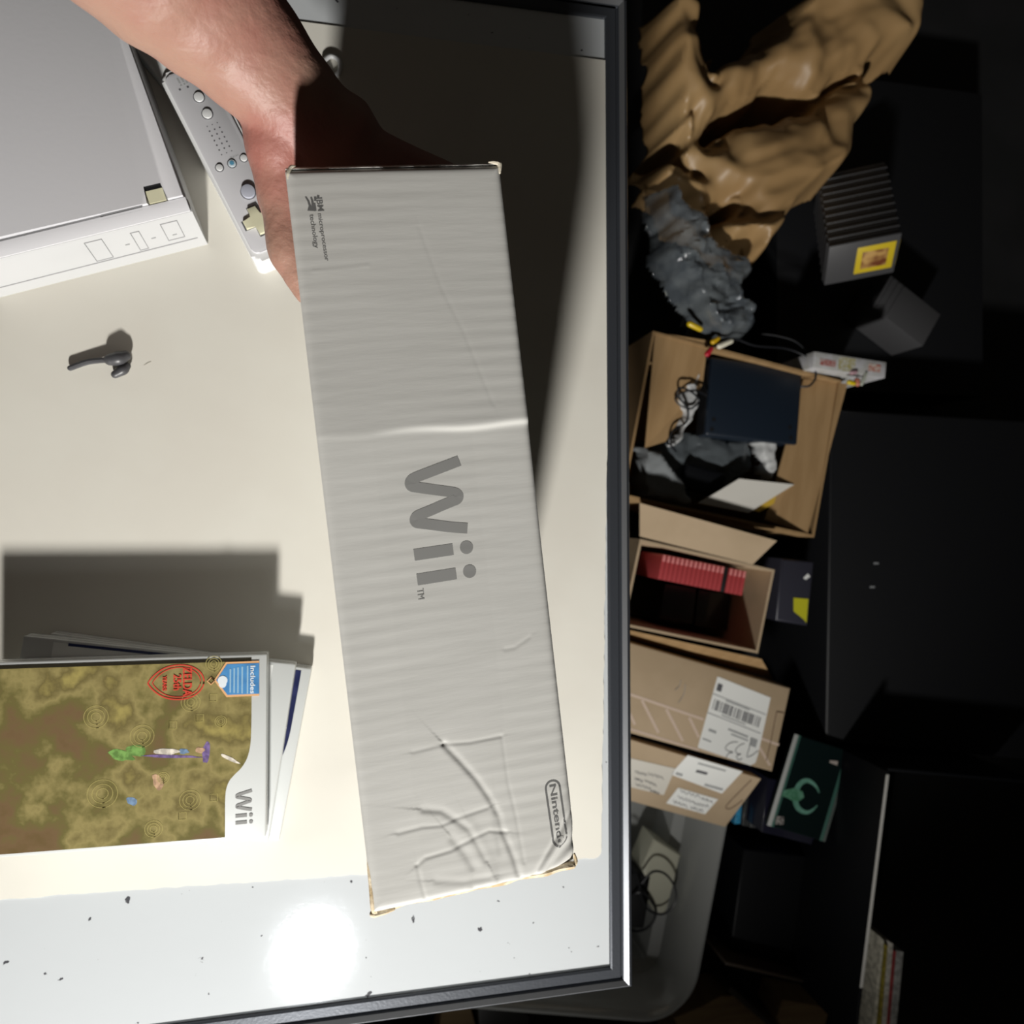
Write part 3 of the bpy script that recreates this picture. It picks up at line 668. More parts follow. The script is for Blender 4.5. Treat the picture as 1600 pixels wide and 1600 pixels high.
fo = [Wm @ P(*x, CT-.001) for x in ((1024, 519), (1106, 532))]; fl = [Wm @ P(*x, CT-.02) for x in ((1098, 600), (1040, 690), (1008, 700))]
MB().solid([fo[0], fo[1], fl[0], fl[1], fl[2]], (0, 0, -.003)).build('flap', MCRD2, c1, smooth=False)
# contents
cn = P(1112, 557, .245); cn2 = P(1258, 577, .245)
ps = thing('game_console', 'dark navy blue game console lying upside down in the open carton', 'console', (cn.x, cn.y, .205), ang(cn, cn2))
nav = mat('navy_plastic', (.007, .013, .023), .4, bump=.12, bscale=300)
MB().box(0, .163, -.126, 0, 0, .040, .004, 3).build('casing', nav, ps)
for x, y in ((.012, -.100), (.010, -.116), (.147, -.098), (.150, -.115)):
    MB().cyl((x, y), .0035, .0395, .0403, 16).build('screw_hole', MBLK, ps)
MB().box(-.001, .0005, -.125, -.01, .006, .034).build('side_panel', MBLK, ps)
pd = .15
def crumple(pix, zt, zb, amp, sc, seed, mt, name, label, cat, step=5, parent=None, thick=.0015, sdw=26, holes=(), smooth_it=1):
    xs = [p[0] for p in pix]; ys = [p[1] for p in pix]
    def inside(poly, x, y):
        c = False; j = len(poly)-1
        for i in range(len(poly)):
            if (poly[i][1] > y) != (poly[j][1] > y) and x < (poly[j][0]-poly[i][0])*(y-poly[i][1])/(poly[j][1]-poly[i][1])+poly[i][0]: c = not c
            j = i
        return c
    def dist(poly, x, y):
        D = 1e9
        for i in range(len(poly)):
            ax, ay = poly[i]; bx, by = poly[(i+1) % len(poly)]; dx, dy = bx-ax, by-ay
            t = max(0, min(1, ((x-ax)*dx+(y-ay)*dy)/(dx*dx+dy*dy+1e-9))); D = min(D, math.hypot(x-ax-t*dx, y-ay-t*dy))
        return D
    q = bmesh.new(); g = {}
    nx_ = int((max(xs)-min(xs))/step)+3; ny_ = int((max(ys)-min(ys))/step)+3
    for i in range(nx_):
        for j in range(ny_):
            x = min(xs)+(i-1)*step; y = min(ys)+(j-1)*step
            wx = x+7*noise.noise(Vector((x*.05, y*.05, seed))); wy = y+7*noise.noise(Vector((x*.05, y*.05, seed+9)))
            if not inside(pix, wx, wy): continue
            dd = dist(pix, wx, wy); k = min(1, dd/sdw); k = k*k*(3-2*k)
            z = zb+(zt-zb)*k
            for h in holes:
                if inside(h, wx, wy): hd = min(1, dist(h, wx, wy)/16); z -= (.18)*hd*hd*(3-2*hd)
                else: z -= .05*math.exp(-dist(h, wx, wy)/12)
            p = P(x, y, zt); v = Vector((p.x*sc, p.y*sc, seed))
            v += Vector((noise.noise(v*.7), noise.noise(v*.7+Vector((5, 1, 2))), 0))*.8
            f1 = noise.voronoi(v)[0]; f2 = noise.voronoi(v*2.3+Vector((3, 3, 3)))[0]
            z += amp*((f1[1]-f1[0])*-1.0+.45*(f2[0]-f2[1]))+amp*.8*noise.noise(v*.6)
            p = P(x, y, zt); g[i, j] = q.verts.new((p.x, p.y, max(z, .006)))
    for (i, j), v in list(g.items()):
        a_, b_, c_ = g.get((i+1, j)), g.get((i+1, j+1)), g.get((i, j+1))
        if a_ and b_ and c_: q.faces.new((v, c_, b_, a_))
    for v in [v for v in q.verts if not v.link_faces]: q.verts.remove(v)
    ob = MB().join(q)
    o = ob.build(name, mt, parent, world=parent is not None)
    md = o.modifiers.new('s', 'SMOOTH'); md.factor = .5; md.iterations = smooth_it
    md = o.modifiers.new('t', 'SOLIDIFY'); md.thickness = thick; md.offset = -1
    if label: tag(o, label, cat)
    return o
kraft = mat('kraft_paper', (.29, .18, .078), .45, col2=(.34, .22, .10), nscale=5, bump=.25, bscale=18, spec=.4)
kp = [(1040, -40), (1130, -40), (1132, 20), (1215, 22), (1250, -40), (1470, -40), (1470, 60), (1402, 76), (1400, 150), (1376, 178), (1372, 236), (1340, 262), (1296, 292), (1262, 338), (1238, 380), (1214, 408), (1195, 402), (1186, 372), (1160, 384), (1138, 362), (1122, 330), (1090, 318), (1078, 285), (1040, 262), (1045, 190), (1060, 165), (1045, 100)]
hl = [[(1112, 20), (1135, 20), (1150, 42), (1170, 5), (1245, 5), (1235, 28), (1205, 52), (1178, 62), (1150, 74), (1138, 100), (1130, 110), (1118, 55)],
      [(1120, 200), (1130, 165), (1160, 130), (1200, 121), (1232, 104), (1300, 124), (1325, 98), (1398, 72), (1398, 84), (1345, 112), (1310, 135), (1298, 158), (1245, 168), (1190, 172), (1150, 186), (1128, 212)],
      [(1030, 120), (1052, 165), (1085, 178), (1100, 152), (1098, 190), (1092, 215), (1110, 250), (1090, 245), (1052, 215)],
      [(1142, 300), (1178, 288), (1188, 318), (1165, 320), (1145, 322)], [(1078, 285), (1115, 308), (1135, 312), (1150, 318), (1120, 318), (1096, 306)]]
crumple(kp, .31, .19, .036, 8.5, 2.6, kraft, 'kraft_paper', 'large sheet of crumpled brown kraft packing paper at the upper right', 'packing paper', step=3, holes=hl, smooth_it=22)
bub = mat('clear_wrap', (.20, .225, .24), .10, coat=1, alpha=.42, col2=(.12, .14, .16), nscale=30, bump=1, bscale=170, spec=1)
crumple([(1038, 268), (1078, 262), (1086, 300), (1122, 322), (1136, 362), (1168, 372), (1196, 394), (1198, 425), (1180, 446), (1206, 470), (1200, 512), (1150, 530), (1112, 518), (1074, 446), (1060, 420), (1040, 395), (1046, 340), (1034, 330)],
        .30, .22, .012, 48, 7.0, bub, 'plastic_wrap', 'clump of clear plastic wrap below the crumpled kraft paper', 'plastic wrap', step=4, sdw=22)
pw = mat('packing_paper_white', (.52, .53, .53), .7, bump=.2, bscale=60)
crumple([(1062, 590), (1070, 577), (1082, 590), (1098, 555), (1108, 560), (1104, 600), (1100, 640), (1088, 660), (1076, 690), (1048, 700), (1064, 676), (1060, 640), (1046, 620)], .25, .215, .006, 60, 3.0, pw, 'packing_paper', 'crumpled white packing paper left of the navy console', 'packing paper', step=3, sdw=10)
crumple([(1184, 686), (1210, 678), (1222, 690), (1220, 725), (1208, 765), (1196, 748), (1188, 710)], .235, .20, .004, 60, 4.0, pw, 'packing_paper', 'small crumpled white paper below the navy console', 'packing paper', step=3, sdw=8)
gbag = mat('grey_bag', (.10, .115, .125), .25, alpha=.75, coat=.6, bump=.8, bscale=90)
crumple([(1060, 660), (1100, 668), (1180, 682), (1190, 720), (1170, 760), (1120, 780), (1080, 790), (1040, 770), (1010, 740), (1005, 690)], .215, .17, .008, 40, 5.0, gbag, 'plastic_bag', 'dark grey translucent plastic bag bulging below the navy console', 'plastic bag', step=4, sdw=14)
crumple([(1000, 690), (1040, 695), (1066, 730), (1096, 780), (1092, 800), (1030, 790), (998, 780)], .24, .20, .006, 30, 8.0, mat('pale_bag', (.30, .32, .33), .4, alpha=.8, bump=.5, bscale=60), 'plastic_bag', 'pale grey plastic bag in the lower left corner of the open carton', 'plastic bag', step=4, sdw=14)
# adaptor under the bag
q = MB(); p = P(1060, 735, .20)
q.box(0, .075, -.03, .012, 0, .03, .006, 3, Matrix.Translation(p-Vector((0, 0, .002))) @ Matrix.Rotation(R(-14), 4, 'Z'))
tag(q.build('power_adaptor', MBLKG), 'black plug adaptor lying in the open carton above the white envelope', 'power adaptor')
q = MB(); z = .248; pts = [P(*x, z) for x in ((1092, 786), (1155, 748), (1241, 757), (1170, 801))]
tag(MB().solid([pts[0], pts[1], pts[2], pts[3]], (0, 0, -.004)).build('envelope', mat('envelope_white', (.74, .72, .66), .7, col2=(.70, .68, .62), nscale=8), smooth=False), 'plain white envelope lying at the lower corner of the open carton', 'envelope')
tag(MB().solid([P(*x, .240) for x in ((1150, 790), (1218, 768), (1229, 776), (1186, 800))], (0, 0, -.003)).build('folder', mat('yellow_card', (.55, .36, .04), .6), smooth=False), 'yellow card poking out from under the white envelope', 'card')
# cables in the carton
def cable(pix, r_, label, name='cable', mt=None, cat='cable', zs=None):
    pts = [P(x[0], x[1], x[2]) for x in pix]
    return tag(MB().tube(pts, r_, 8, 6).build(name, mt or MCORD), label, cat)
cable([(1105, 618, 0.250), (1085, 610, 0.260), (1065, 614, 0.257), (1055, 622, 0.255), (1064, 634, 0.255), (1080, 638, 0.257), (1092, 626, 0.260), (1080, 612, 0.267), (1062, 606, 0.265), (1060, 618, 0.260), (1074, 640, 0.257), (1072, 660, 0.250), (1052, 672, 0.250), (1046, 690, 0.245), (1056, 705, 0.235)], .0017, 'thin black cable looped on the white packing paper in the carton')
cable([(1104, 560, 0.255), (1112, 545, 0.270), (1122, 532, 0.275), (1150, 530, 0.275), (1180, 540, 0.270), (1230, 545, 0.265), (1262, 560, 0.265), (1275, 585, 0.265), (1266, 602, 0.260), (1252, 604, 0.255)], .0018, 'black cable running behind the navy console')
cable([(1190, 522, .22), (1215, 525, .23), (1245, 535, .24), (1270, 560, .25), (1290, 578, .26), (1325, 583, .262)], .0014, 'thin black cable hanging over the far right corner of the carton')
def plug(a, b, z, r_, c, label):
    t = MB().tube([P(*a, z), P(*b, z)], [r_, r_*.9], 12, 1)
    return tag(t.build('cable_plug', mat('plug_colour', c, .35, coat=.4)), label, 'cable plug')
plug((1105, 553), (1111, 545), .275, .0045, (.45, .012, .03), 'small red cable plug at the corner of the navy console')
plug((1114, 534), (1122, 529), .275, .0042, (.62, .38, .01), 'small yellow cable plug above the red one')
plug((1124, 541), (1142, 533), .28, .0045, (.75, .72, .58), 'off-white cable plug beside the small yellow plug')
plug((1078, 506), (1094, 514), .27, .005, (.60, .42, .01), 'yellow plug lying just outside the top edge of the open carton')
plug((1327, 597), (1334, 599), .285, .0042, (.60, .45, .01), 'yellow cable plug at the far right corner of the open carton')
plug((1339, 594), (1340, 600), .285, .0045, (.45, .16, .10), 'dull red cable plug beside the yellow one at the carton corner')
plug((1331, 582), (1337, 581), .285, .004, (.40, .25, .28), 'pinkish cable plug under the picture-covered box')
plug((1346, 600), (1353, 583), .285, .003, (.42, .45, .38), 'pale cable plug at the far right corner of the carton')
# illustrated slim box spine
a = P(1272, 549, .285); b = P(1385, 566, .285)
sb = thing('game_box', 'slim white box with red and yellow printing behind the open carton', 'box', (a.x, a.y, .235), ang(a, b))
ln = (b-a).length
MB().box(0, ln, -.026, 0, -.234, .05, .001).build('box_body', mat('comic_white', (.50, .50, .52), .5, col2=(.42, .42, .40), nscale=60), sb)
q = MB(); q.box(.012, .040, -.020, -.010, .0495, .0504, 0); q.build('red_lettering_band', mat('comic_red', (.32, .05, .04), .5, col2=(.48, .4, .38), nscale=240), sb)
MB().box(.045, .075, -.024, -.002, .0495, .0503).build('yellow_panel', mat('comic_yellow', (.36, .32, .12), .5, col2=(.5, .5, .46), nscale=160), sb)
MB().box(ln-.032, ln-.010, -.018, -.006, .0495, .0503).build('red_picture', mat('comic_orange', (.40, .10, .06), .5, col2=(.55, .5, .45), nscale=200), sb)

# grey cartridges in a leaning row at the right
cg = mat('cartridge_grey', (.055, .055, .058), .5, bump=.1, bscale=300)
labm = {'y': mat('label_yellow', (.58, .43, .02), .4), 'w': mat('label_grey_white', (.5, .5, .48), .4), 'b': mat('label_blue', (.03, .05, .30), .4), 'r': mat('label_red', (.42, .06, .03), .4)}
lpic = mat('label_picture', (.16, .05, .02), .4, col2=(.50, .30, .10), nscale=55, detail=1)
nrm = Vector((-.10, -.80, .60)).normalized()
e1 = (Vector((1, .18, .36)) - nrm*Vector((1, .18, .36)).dot(nrm)).normalized()   # along the label end
e2 = nrm.cross(e1).normalized()
o0 = P(1283, 436, .22)
def cart(k, lc, label):
    o = o0 - nrm*.0205*k + Vector((.0025, 0, .003))*k
    M_ = Matrix((e1, e2, nrm)).transposed().to_4x4()
    t = bpy.data.objects.new('game_cartridge', None); C.objects.link(t); M_.translation = o; t.matrix_world = M_; MW[t.name] = M_
    tag(t, label, 'game cartridge', 'grey game cartridges leaning in a row')
    MB().box(0, .110, 0, .074, 0, .0085, .0018).build('shell_back', cg, t)
    MB().box(0, .110, 0, .074, .0095, .0185, .0018).build('shell_front', cg, t)
    MB().box(.001, .109, .001, .073, .008, .010).build('shell_seam', MBLK, t)
    MB().box(.045, .104, .012, .062, .018, .0189, .0003).build('label', labm[lc], t)
    MB().box(.054, .094, .020, .052, .0186, .0192, .0002).build('label_picture', lpic, t)
    MB().box(.1095, .1105, .012, .062, .004, .016).build('end_label', labm[lc], t)
    return t
cols = 'yyrbbywwww'
wh = ['nearest the camera with a full yellow label showing', 'second in the row, yellow end label', 'third in the row, red end label', 'fourth in the row, blue end label', 'fifth in the row, blue end label', 'sixth in the row, yellow end label']
for k, cc in enumerate(cols):
    cart(k, cc, 'grey game cartridge, '+wh[k] if k < 6 else 'grey game cartridge, '+('seventh', 'eighth', 'ninth', 'farthest')[k-6]+' in the leaning row')
a = P(1363, 480, .20); t = thing('game_cartridge', 'grey ribbed game cartridge lying flat below the leaning row', 'game cartridge', (a.x, a.y, .12), ang(P(1363, 480, .2), P(1385, 442, .2)))
k = MB().box(0, .07, -.12, 0, 0, .08, .002).build('shell', cg, t)
for j in range(3): MB().box(.004, .066, -.006-.012*j-.004, -.006-.012*j, .0795, .0815, .0005).build('rib', cg, t)
# dark stand under the cartridges so that they rest on something
q = MB().box(o0.x-.02, o0.x+.42, o0.y-.17, o0.y+.42, 0, .118, .004)
tag(q.build('storage_crate', MBLK), 'black storage crate carrying the grey cartridges', 'crate')

# second carton: red-spined cases, flap folded out
C2 = .27
c2 = carton('open_carton', 'smaller open cardboard carton holding a row of red-spined cases, just above the parcels', (1000, 842), (1222, 893), C2, .232, .135, MCRD3)
Wm = MW[c2.name].inverted(); fl = [Wm @ P(*x, C2) for x in ((1000, 838), (1176, 882))]; fo = [Wm @ P(*x, C2+.012) for x in ((1214, 845), (1000, 786))]
MB().solid([fl[0], fl[1], fo[0], fo[1]], (0, 0, -.003)).build('flap', MCRD3, c2, smooth=False)
fl = [Wm @ P(*x, C2) for x in ((985, 985), (1190, 1030))]; fo = [Wm @ P(*x, C2-.05) for x in ((1208, 1062), (985, 1000))]
MB().solid([fl[0], fl[1], fo[0], fo[1]], (0, 0, -.003)).build('flap', MCRD2, c2, smooth=False)
mr = mat('red_spine', (.40, .055, .06), .35, coat=.4); mrl = mat('red_spine_tip', (.62, .22, .22), .35, coat=.4); mdk = mat('case_dark', (.03, .022, .022), .4)
a = P(1036, 866, .245); b = P(1168, 893, .245); n_ = 19; pitch = (b-a).length/n_
first = None
for k in range(n_):
    ords = 'leftmost second third fourth fifth sixth seventh eighth ninth tenth eleventh twelfth thirteenth fourteenth - fourth third second rightmost'.split()
    lb = 'thin red-spined case in the small carton, '+ords[k]+('' if k in (0, n_-1) else ' from the left' if k < 14 else ' from the right')
    p = a+(b-a)*(k/n_)
    if k == 14: 
        t = thing('game_case', 'dark-spined case standing among the red-spined cases', 'game case', (p.x, p.y, .105), ang(a, b), 'cases standing in the carton')
        MB().box(0, pitch*.86, -.040, 0, 0, .138, .0006).build('case_shell', MBLK, t); continue
    if first is None:
        t = thing('game_case', lb, 'game case', (p.x, p.y, .105), ang(a, b), 'cases standing in the carton')
        MB().box(0, pitch*.86, -.040, 0, 0, .139, .0008).build('case_shell', mr, t)
        MB().box(pitch*.14, pitch*.72, -.011, -.0005, .1385, .1402, .0004).build('spine_tip', mrl, t); first = t
    else:
        t = first.copy(); C.objects.link(t); t.location = (p.x, p.y, .105); t['label'] = lb
        for ch in first.children:
            c = ch.copy(); C.objects.link(c); c.parent = t
for nm, pix, z, mt_, lb in (('black_box', ((1040, 912), (1088, 918), (1082, 975), (1030, 968)), .18, mat('dark_teal', (.008, .013, .016), .3, coat=.4), 'dark teal box below the red-spined cases'),
                            ('black_box', ((1092, 920), (1142, 930), (1136, 985), (1085, 978)), .17, mat('dark_green', (.010, .014, .012), .3, coat=.4), 'dark green box beside the dark teal box in the carton')):
    p = P(*pix[0], z); e = P(*pix[1], z); t_ = MB().prism([(v.x, v.y) for v in [P(*x, z) for x in pix]], .006, z, .001).build('small_box', mt_); tag(t_, lb, 'box')
# dark gadget with yellow sticker
gd = [P(*x, .25) for x in ((1222, 873), (1273, 877), (1262, 978), (1212, 970))]
t = thing('gadget', 'dark violet-grey device with a yellow sticker, right of the open cartons', 'device', (gd[0].x, gd[0].y, 0))
MB().prism([(p.x, p.y) for p in gd], 0, .25, .004).build('casing', mat('violet_grey', (.032, .032, .045), .35, coat=.2), t, world=True)
yl = [P(*x, .2503) for x in ((1240, 934), (1263, 936), (1260, 973), (1256, 968), (1240, 955))]
MB().prism([(p.x, p.y) for p in yl], .2495, .2506).build('sticker', mat('sticker_yellow', (.52, .50, .02), .5), t, world=True, smooth=False)
yl = [P(*x, .2503) for x in ((1255, 903), (1262, 896), (1266, 901), (1259, 906))]
MB().prism([(p.x, p.y) for p in yl], .2495, .2506).build('white_mark', MWHT, t, world=True, smooth=False)  # small white quad laid on the casing

# parcel with a shipping label, and the tilted one below it
PZ = .262
pp = [P(*x, PZ) for x in ((930, 988), (1236, 1075), (1207, 1206), (920, 1128))]
par = thing('parcel', 'brown parcel with a barcode label marked 133 in pen', 'parcel', (pp[1].x, pp[1].y, 0))
MB().prism([(p.x, p.y) for p in pp], 0, PZ, .003).build('parcel_box', MCRD3, par, world=True)
def flat(t, pix, z, h, name, mt): return MB().prism([(p.x, p.y) for p in [P(*x, z) for x in pix]], z-.0004, z+h).build(name, mt, t, world=True, smooth=False)
flat(par, ((1121, 1057), (1204, 1090), (1184, 1180), (1180, 1192), (1172, 1196), (1090, 1168)), PZ, .0004, 'shipping_label', MLAB)
def plane_map(o, ux_, uy_): return lambda u, v: (o[0]+ux_[0]*u+uy_[0]*v, o[1]+ux_[1]*u+uy_[1]*v)
LM = plane_map((1121, 1057), (83, 33), (-31, 111))          # label corner frame (u along top, v down), in picture coordinates on the parcel top
def lq(t, u0, v0, u1, v1, z, name, mt, h=.0007, f=LM): return flat(t, (f(u0, v0), f(u1, v0), f(u1, v1), f(u0, v1)), z, h, name, mt)
for v in (.235, .50): lq(par, .0, v, 1, v+.012, PZ, 'label_rule', MINKL)
lq(par, .04, .08, .13, .18, PZ, 'postage_letter', MINK)
lq(par, .25, .255, .70, .272, PZ, 'label_caption', MINKL); lq(par, .25, .46, .70, .475, PZ, 'label_caption', MINKL)
random.seed(3); u = .06; q = MB()
while u < .93:
    wd = random.choice((.012, .02, .03)); f = LM; pts = [P(*f(a_, b_), PZ) for a_, b_ in ((u, .30), (u+wd, .30), (u+wd, .44), (u, .44))]
    MB().prism([(p.x, p.y) for p in pts], PZ, PZ+.0007).build('barcode_bar', MINK, par, world=True, smooth=False); u += wd+random.choice((.012, .02, .03))
lq(par, .10, .70, .24, .735, PZ, 'label_text_line', MINKL); lq(par, .43, .60, .80, .625, PZ, 'label_text_line', MINKL); lq(par, .50, .65, .82, .67, PZ, 'label_text_line', MINKL)
lq(par, .86, .60, .98, .71, PZ, 'label_square', MINKL); lq(par, .04, .85, .2, .87, PZ, 'label_text_line', MINKL)
def pen(t, pix, z, r_, name='handwriting', mt=MINK): return MB().tube([P(x, y, z+.0006) for x, y in pix], r_, 6, 5).build(name, mt, t, world=True)
g = lambda *a: [(1050+x/8.42, 1040+y/8.42) for x, y in a]
pen(par, g((860, 1005), (770, 1015), (700, 1080), (740, 1125), (800, 1140), (740, 1160), (710, 1210)), PZ, .00055)
pen(par, g((950, 1025), (890, 1050), (835, 1110), (860, 1160), (905, 1165), (850, 1190), (870, 1240), (920, 1225)), PZ, .00055)
pen(par, g((1040, 950), (1020, 1070), (985, 1195), (1050, 1180), (1130, 1120)), PZ, .0006)
pen(par, g((115, 190), (95, 270), (40, 320)), PZ, .0004, 'pen_mark', MINKL); pen(par, g((175, 240), (155, 370), (85, 490)), PZ, .0004, 'pen_mark', MINKL)
pen(par, g((1470, 625), (1390, 610), (1370, 640), (1310, 950), (1240, 1250)), PZ, .0006, 'pen_outline', mat('ink_brown', (.13, .07, .04), .7))
def strip(t, a_, b_, wpx, z, name, mt):
    v = Vector((b_[0]-a_[0], b_[1]-a_[1])).normalized(); n2 = (-v.y*wpx/2, v.x*wpx/2)
    return flat(t, ((a_[0]+n2[0], a_[1]+n2[1]), (b_[0]+n2[0], b_[1]+n2[1]), (b_[0]-n2[0], b_[1]-n2[1]), (a_[0]-n2[0], a_[1]-n2[1])), z, .0002, name, mt)
strip(par, (985, 1085), (1099, 1124), 4, PZ, 'printed_tape_line', MTAPE); strip(par, (1187, 1153), (1217, 1164), 4, PZ, 'printed_tape_line', MTAPE)
strip(par, (975, 1136), (1092, 1172), 3, PZ, 'printed_tape_line', MTAPE)
for a_, b_ in (((1003, 1094), (1029, 1145)), ((1041, 1108), (1067, 1158)), ((1077, 1121), (1092, 1152)), ((1184, 1163), (1203, 1196)), ((968, 1080), (992, 1132))): strip(par, a_, b_, 4, PZ, 'tape_slash', MTAPE)

q4 = [P(925, 1138, .255), P(1189, 1217, .255), P(1133, 1292, .200), P(915, 1232, .200)]
# keep the four points coplanar
pn = (q4[1]-q4[0]).cross(q4[2]-q4[0]).normalized(); pn = pn if pn.z > 0 else -pn
q4[3] = Ppl(915, 1232, q4[0], pn)
pr2 = thing('parcel', 'tilted brown parcel with handwritten white labels, below the parcel marked 133', 'parcel', (q4[2].x, q4[2].y, .165))
lowp = [Vector((p.x+.012, p.y, .0)) for p in q4]
t_ = bmesh.new(); A_ = [t_.verts.new(p) for p in q4]; B_ = [t_.verts.new(p-Vector((0, 0, .034))) for p in q4]
t_.faces.new(A_); t_.faces.new(B_[::-1])
for i in range(4): t_.faces.new((A_[(i+1) % 4], A_[i], B_[i], B_[(i+1) % 4]))
bmesh.ops.recalc_face_normals(t_, faces=t_.faces); MB().join(t_).build('parcel_box', MCRD3, pr2, world=True, smooth=False)
def tilt(pix, name, mt, h=.0005, lift=.0002):
    pts = [Ppl(x, y, q4[0], pn)+pn*(lift+h) for x, y in pix]; return MB().solid(pts, -pn*h).build(name, mt, pr2, world=True, smooth=False)
h6 = lambda *a: [(980+x*.15, 1160+y*.15) for x, y in a]
tilt(h6((630, 130), (1200, 300), (985, 530), (450, 330)), 'shipping_label', MLAB)
tilt(h6((530, 470), (945, 590), (810, 745), (405, 630)), 'handwritten_label', MLAB)
tilt(h6((-60, 140), (500, 270), (380, 545), (-60, 440)), 'handwritten_label', mat('label_cream', (.66, .63, .56), .6))
tilt(h6((725, 280), (840, 310), (825, 335), (710, 305)), 'label_text_line', MINK, .0004, .0006)
tilt(h6((810, 425), (1000, 478), (985, 498), (800, 445)), 'label_text_line', MINKL, .0004, .0006)
tilt(h6((740, 205), (1030, 285), (1022, 300), (732, 220)), 'label_text_line', MINKL, .0004, .0006)
tilt(h6((510, 305), (580, 325), (570, 350), (500, 330)), 'label_text_line', MINKL, .0004, .0006)
random.seed(12)
def scrib(x0, y0, x1, y1, amp, n_, nm='handwriting'):
    pts = []
    for k in range(n_*3+1):
        t = k/(n_*3); x = x0+(x1-x0)*t+random.uniform(-6, 6); y = y0+(y1-y0)*t+(amp if k % 2 else -amp)*random.uniform(.4, 1)
        a_, b_ = h6((x, y))[0]; pts.append(Ppl(a_, b_, q4[0], pn)+pn*.0011)
    MB().tube(pts, .00045, 5, 3).build(nm, MINK, pr2, world=True)
for (x0, y0, x1, y1) in ((550, 500, 760, 560), (770, 580, 890, 615), (530, 560, 700, 625), (700, 630, 850, 660), (480, 610, 620, 660), (660, 670, 790, 710), (80, 300, 200, 330), (215, 320, 370, 365), (80, 370, 160, 400), (180, 390, 300, 440), (90, 430, 250, 480), (240, 500, 330, 525)): scrib(x0, y0, x1, y1, 18, 3)
a_ = [Ppl(x, y, q4[0], pn)+pn*.0006 for x, y in h6((1290, 390), (1180, 500), (1030, 660), (1080, 685), (1200, 600))]
MB().tube(a_, .0006, 6, 4).build('pen_outline', bpy.data.materials['ink_brown'], pr2, world=True)

# jewel case and the standing cases beside it
jz = .235; a = P(1199, 1290, jz); b = P(1290, 1316, jz)
jw = thing('disc_case', 'clear jewel case with a pale green crescent emblem on dark teal, by the parcels', 'disc case', (a.x, a.y, jz-.010), ang(a, b))
jl = lambda px, py: loc2(jw, px, py, jz); JX = (b-a).length; JY = abs(jl(1318, 1187)[1])*1.12
MB().box(0, JX, 0, JY, 0, .0085, .0008).build('tray', mat('jewel_dark', (.004, .010, .010), .4, coat=.3), jw)
MB().box(.011, JX-.006, .001, JY-.001, .0084, .0092).build('inlay', mat('inlay_teal', (.002, .008, .008), .5, spec=.15), jw)
MB().box(-.0005, .0075, 0, JY, .0085, .0100, .0005).build('spine_edge', mat('spine_clear', (.50, .52, .50), .2, coat=1), jw)
MB().box(.0080, .0125, 0, JY, .0086, .0094, .0003).build('teal_strip', mat('teal_strip', (.05, .14, .11), .4, coat=.4), jw)
MB().box(JX-.0115, JX-.0055, 0, JY, .0086, .0096, .0003).build('teal_strip', bpy.data.materials['teal_strip'], jw)
MB().box(JX-.005, JX, 0, JY, .0086, .0090, .0003).build('clear_edge', mat('edge_clear', (.10, .12, .11), .15, coat=1), jw)
MGR = mat('emblem_green', (.10, .26, .19), .4, col2=(.16, .36, .28), nscale=90)
j5 = lambda x, y: jl(1180+x/8.89, 1150+y/8.89)
pts = [j5(*p) for p in ((890, 790), (860, 720), (800, 655), (720, 620), (640, 650), (585, 730), (560, 810), (560, 900), (590, 990), (660, 1050), (740, 1060), (810, 1020), (865, 965))]
sm = [(p.x, p.y) for p in arc([Vector((*p, 0)) for p in pts], 4)]
wd = [.0012+.0085*math.sin(math.pi*k/(len(sm)-1))**.9 for k in range(len(sm))]
MB().ribbon(sm, wd, .0090, .0097).build('crescent_emblem', MGR, jw, smooth=False)
pts = [j5(*p) for p in ((380, 800), (400, 755), (540, 725), (660, 770), (680, 850), (620, 900), (520, 905), (450, 860), (370, 835))]
MB().prism(pts, .0090, .0099).build('emblem_centre', mat('emblem_green_dark', (.06, .20, .11), .4, col2=(.12, .30, .20), nscale=120), jw, smooth=False)
pts = [j5(*p) for p in ((285, 1110), (400, 1125), (395, 1235), (275, 1225))]; MB().prism(pts, .0090, .0098).build('rating_mark', mat('rating_mark', (.40, .38, .35), .5, col2=(.08, .07, .07), nscale=300, nlo=.45, nhi=.55), jw, smooth=False)
for pts in (((1040, 340), (1150, 350), (1140, 410), (1035, 370)),): MB().prism([j5(*p) for p in pts], .0090, .0100).build('corner_tab', mat('tab_clear', (.45, .40, .36), .3), jw, smooth=False)
for nm, pix, z, c, lb in (('stacked_case', ((1200, 1216), (1290, 1234), (1268, 1320), (1190, 1300)), .222, (.008, .008, .02), 'tall near-black box directly under the green-emblem jewel case'),):
    t = MB().prism([(p.x, p.y) for p in [P(*x, z) for x in pix]], 0, z, .001).build('storage_box', mat('under_case', c, .3, coat=.3)); tag(t, lb, 'box')
t = MB().prism([(p.x, p.y) for p in [P(*x, .20) for x in ((1234, 1300), (1272, 1309), (1268, 1318), (1230, 1308))]], 0, .20, .001).build('small_box', mat('violet_box', (.04, .035, .13), .4, col2=(.02, .02, .08), nscale=80)); tag(t, 'small violet box whose edge shows under the jewel case', 'box')
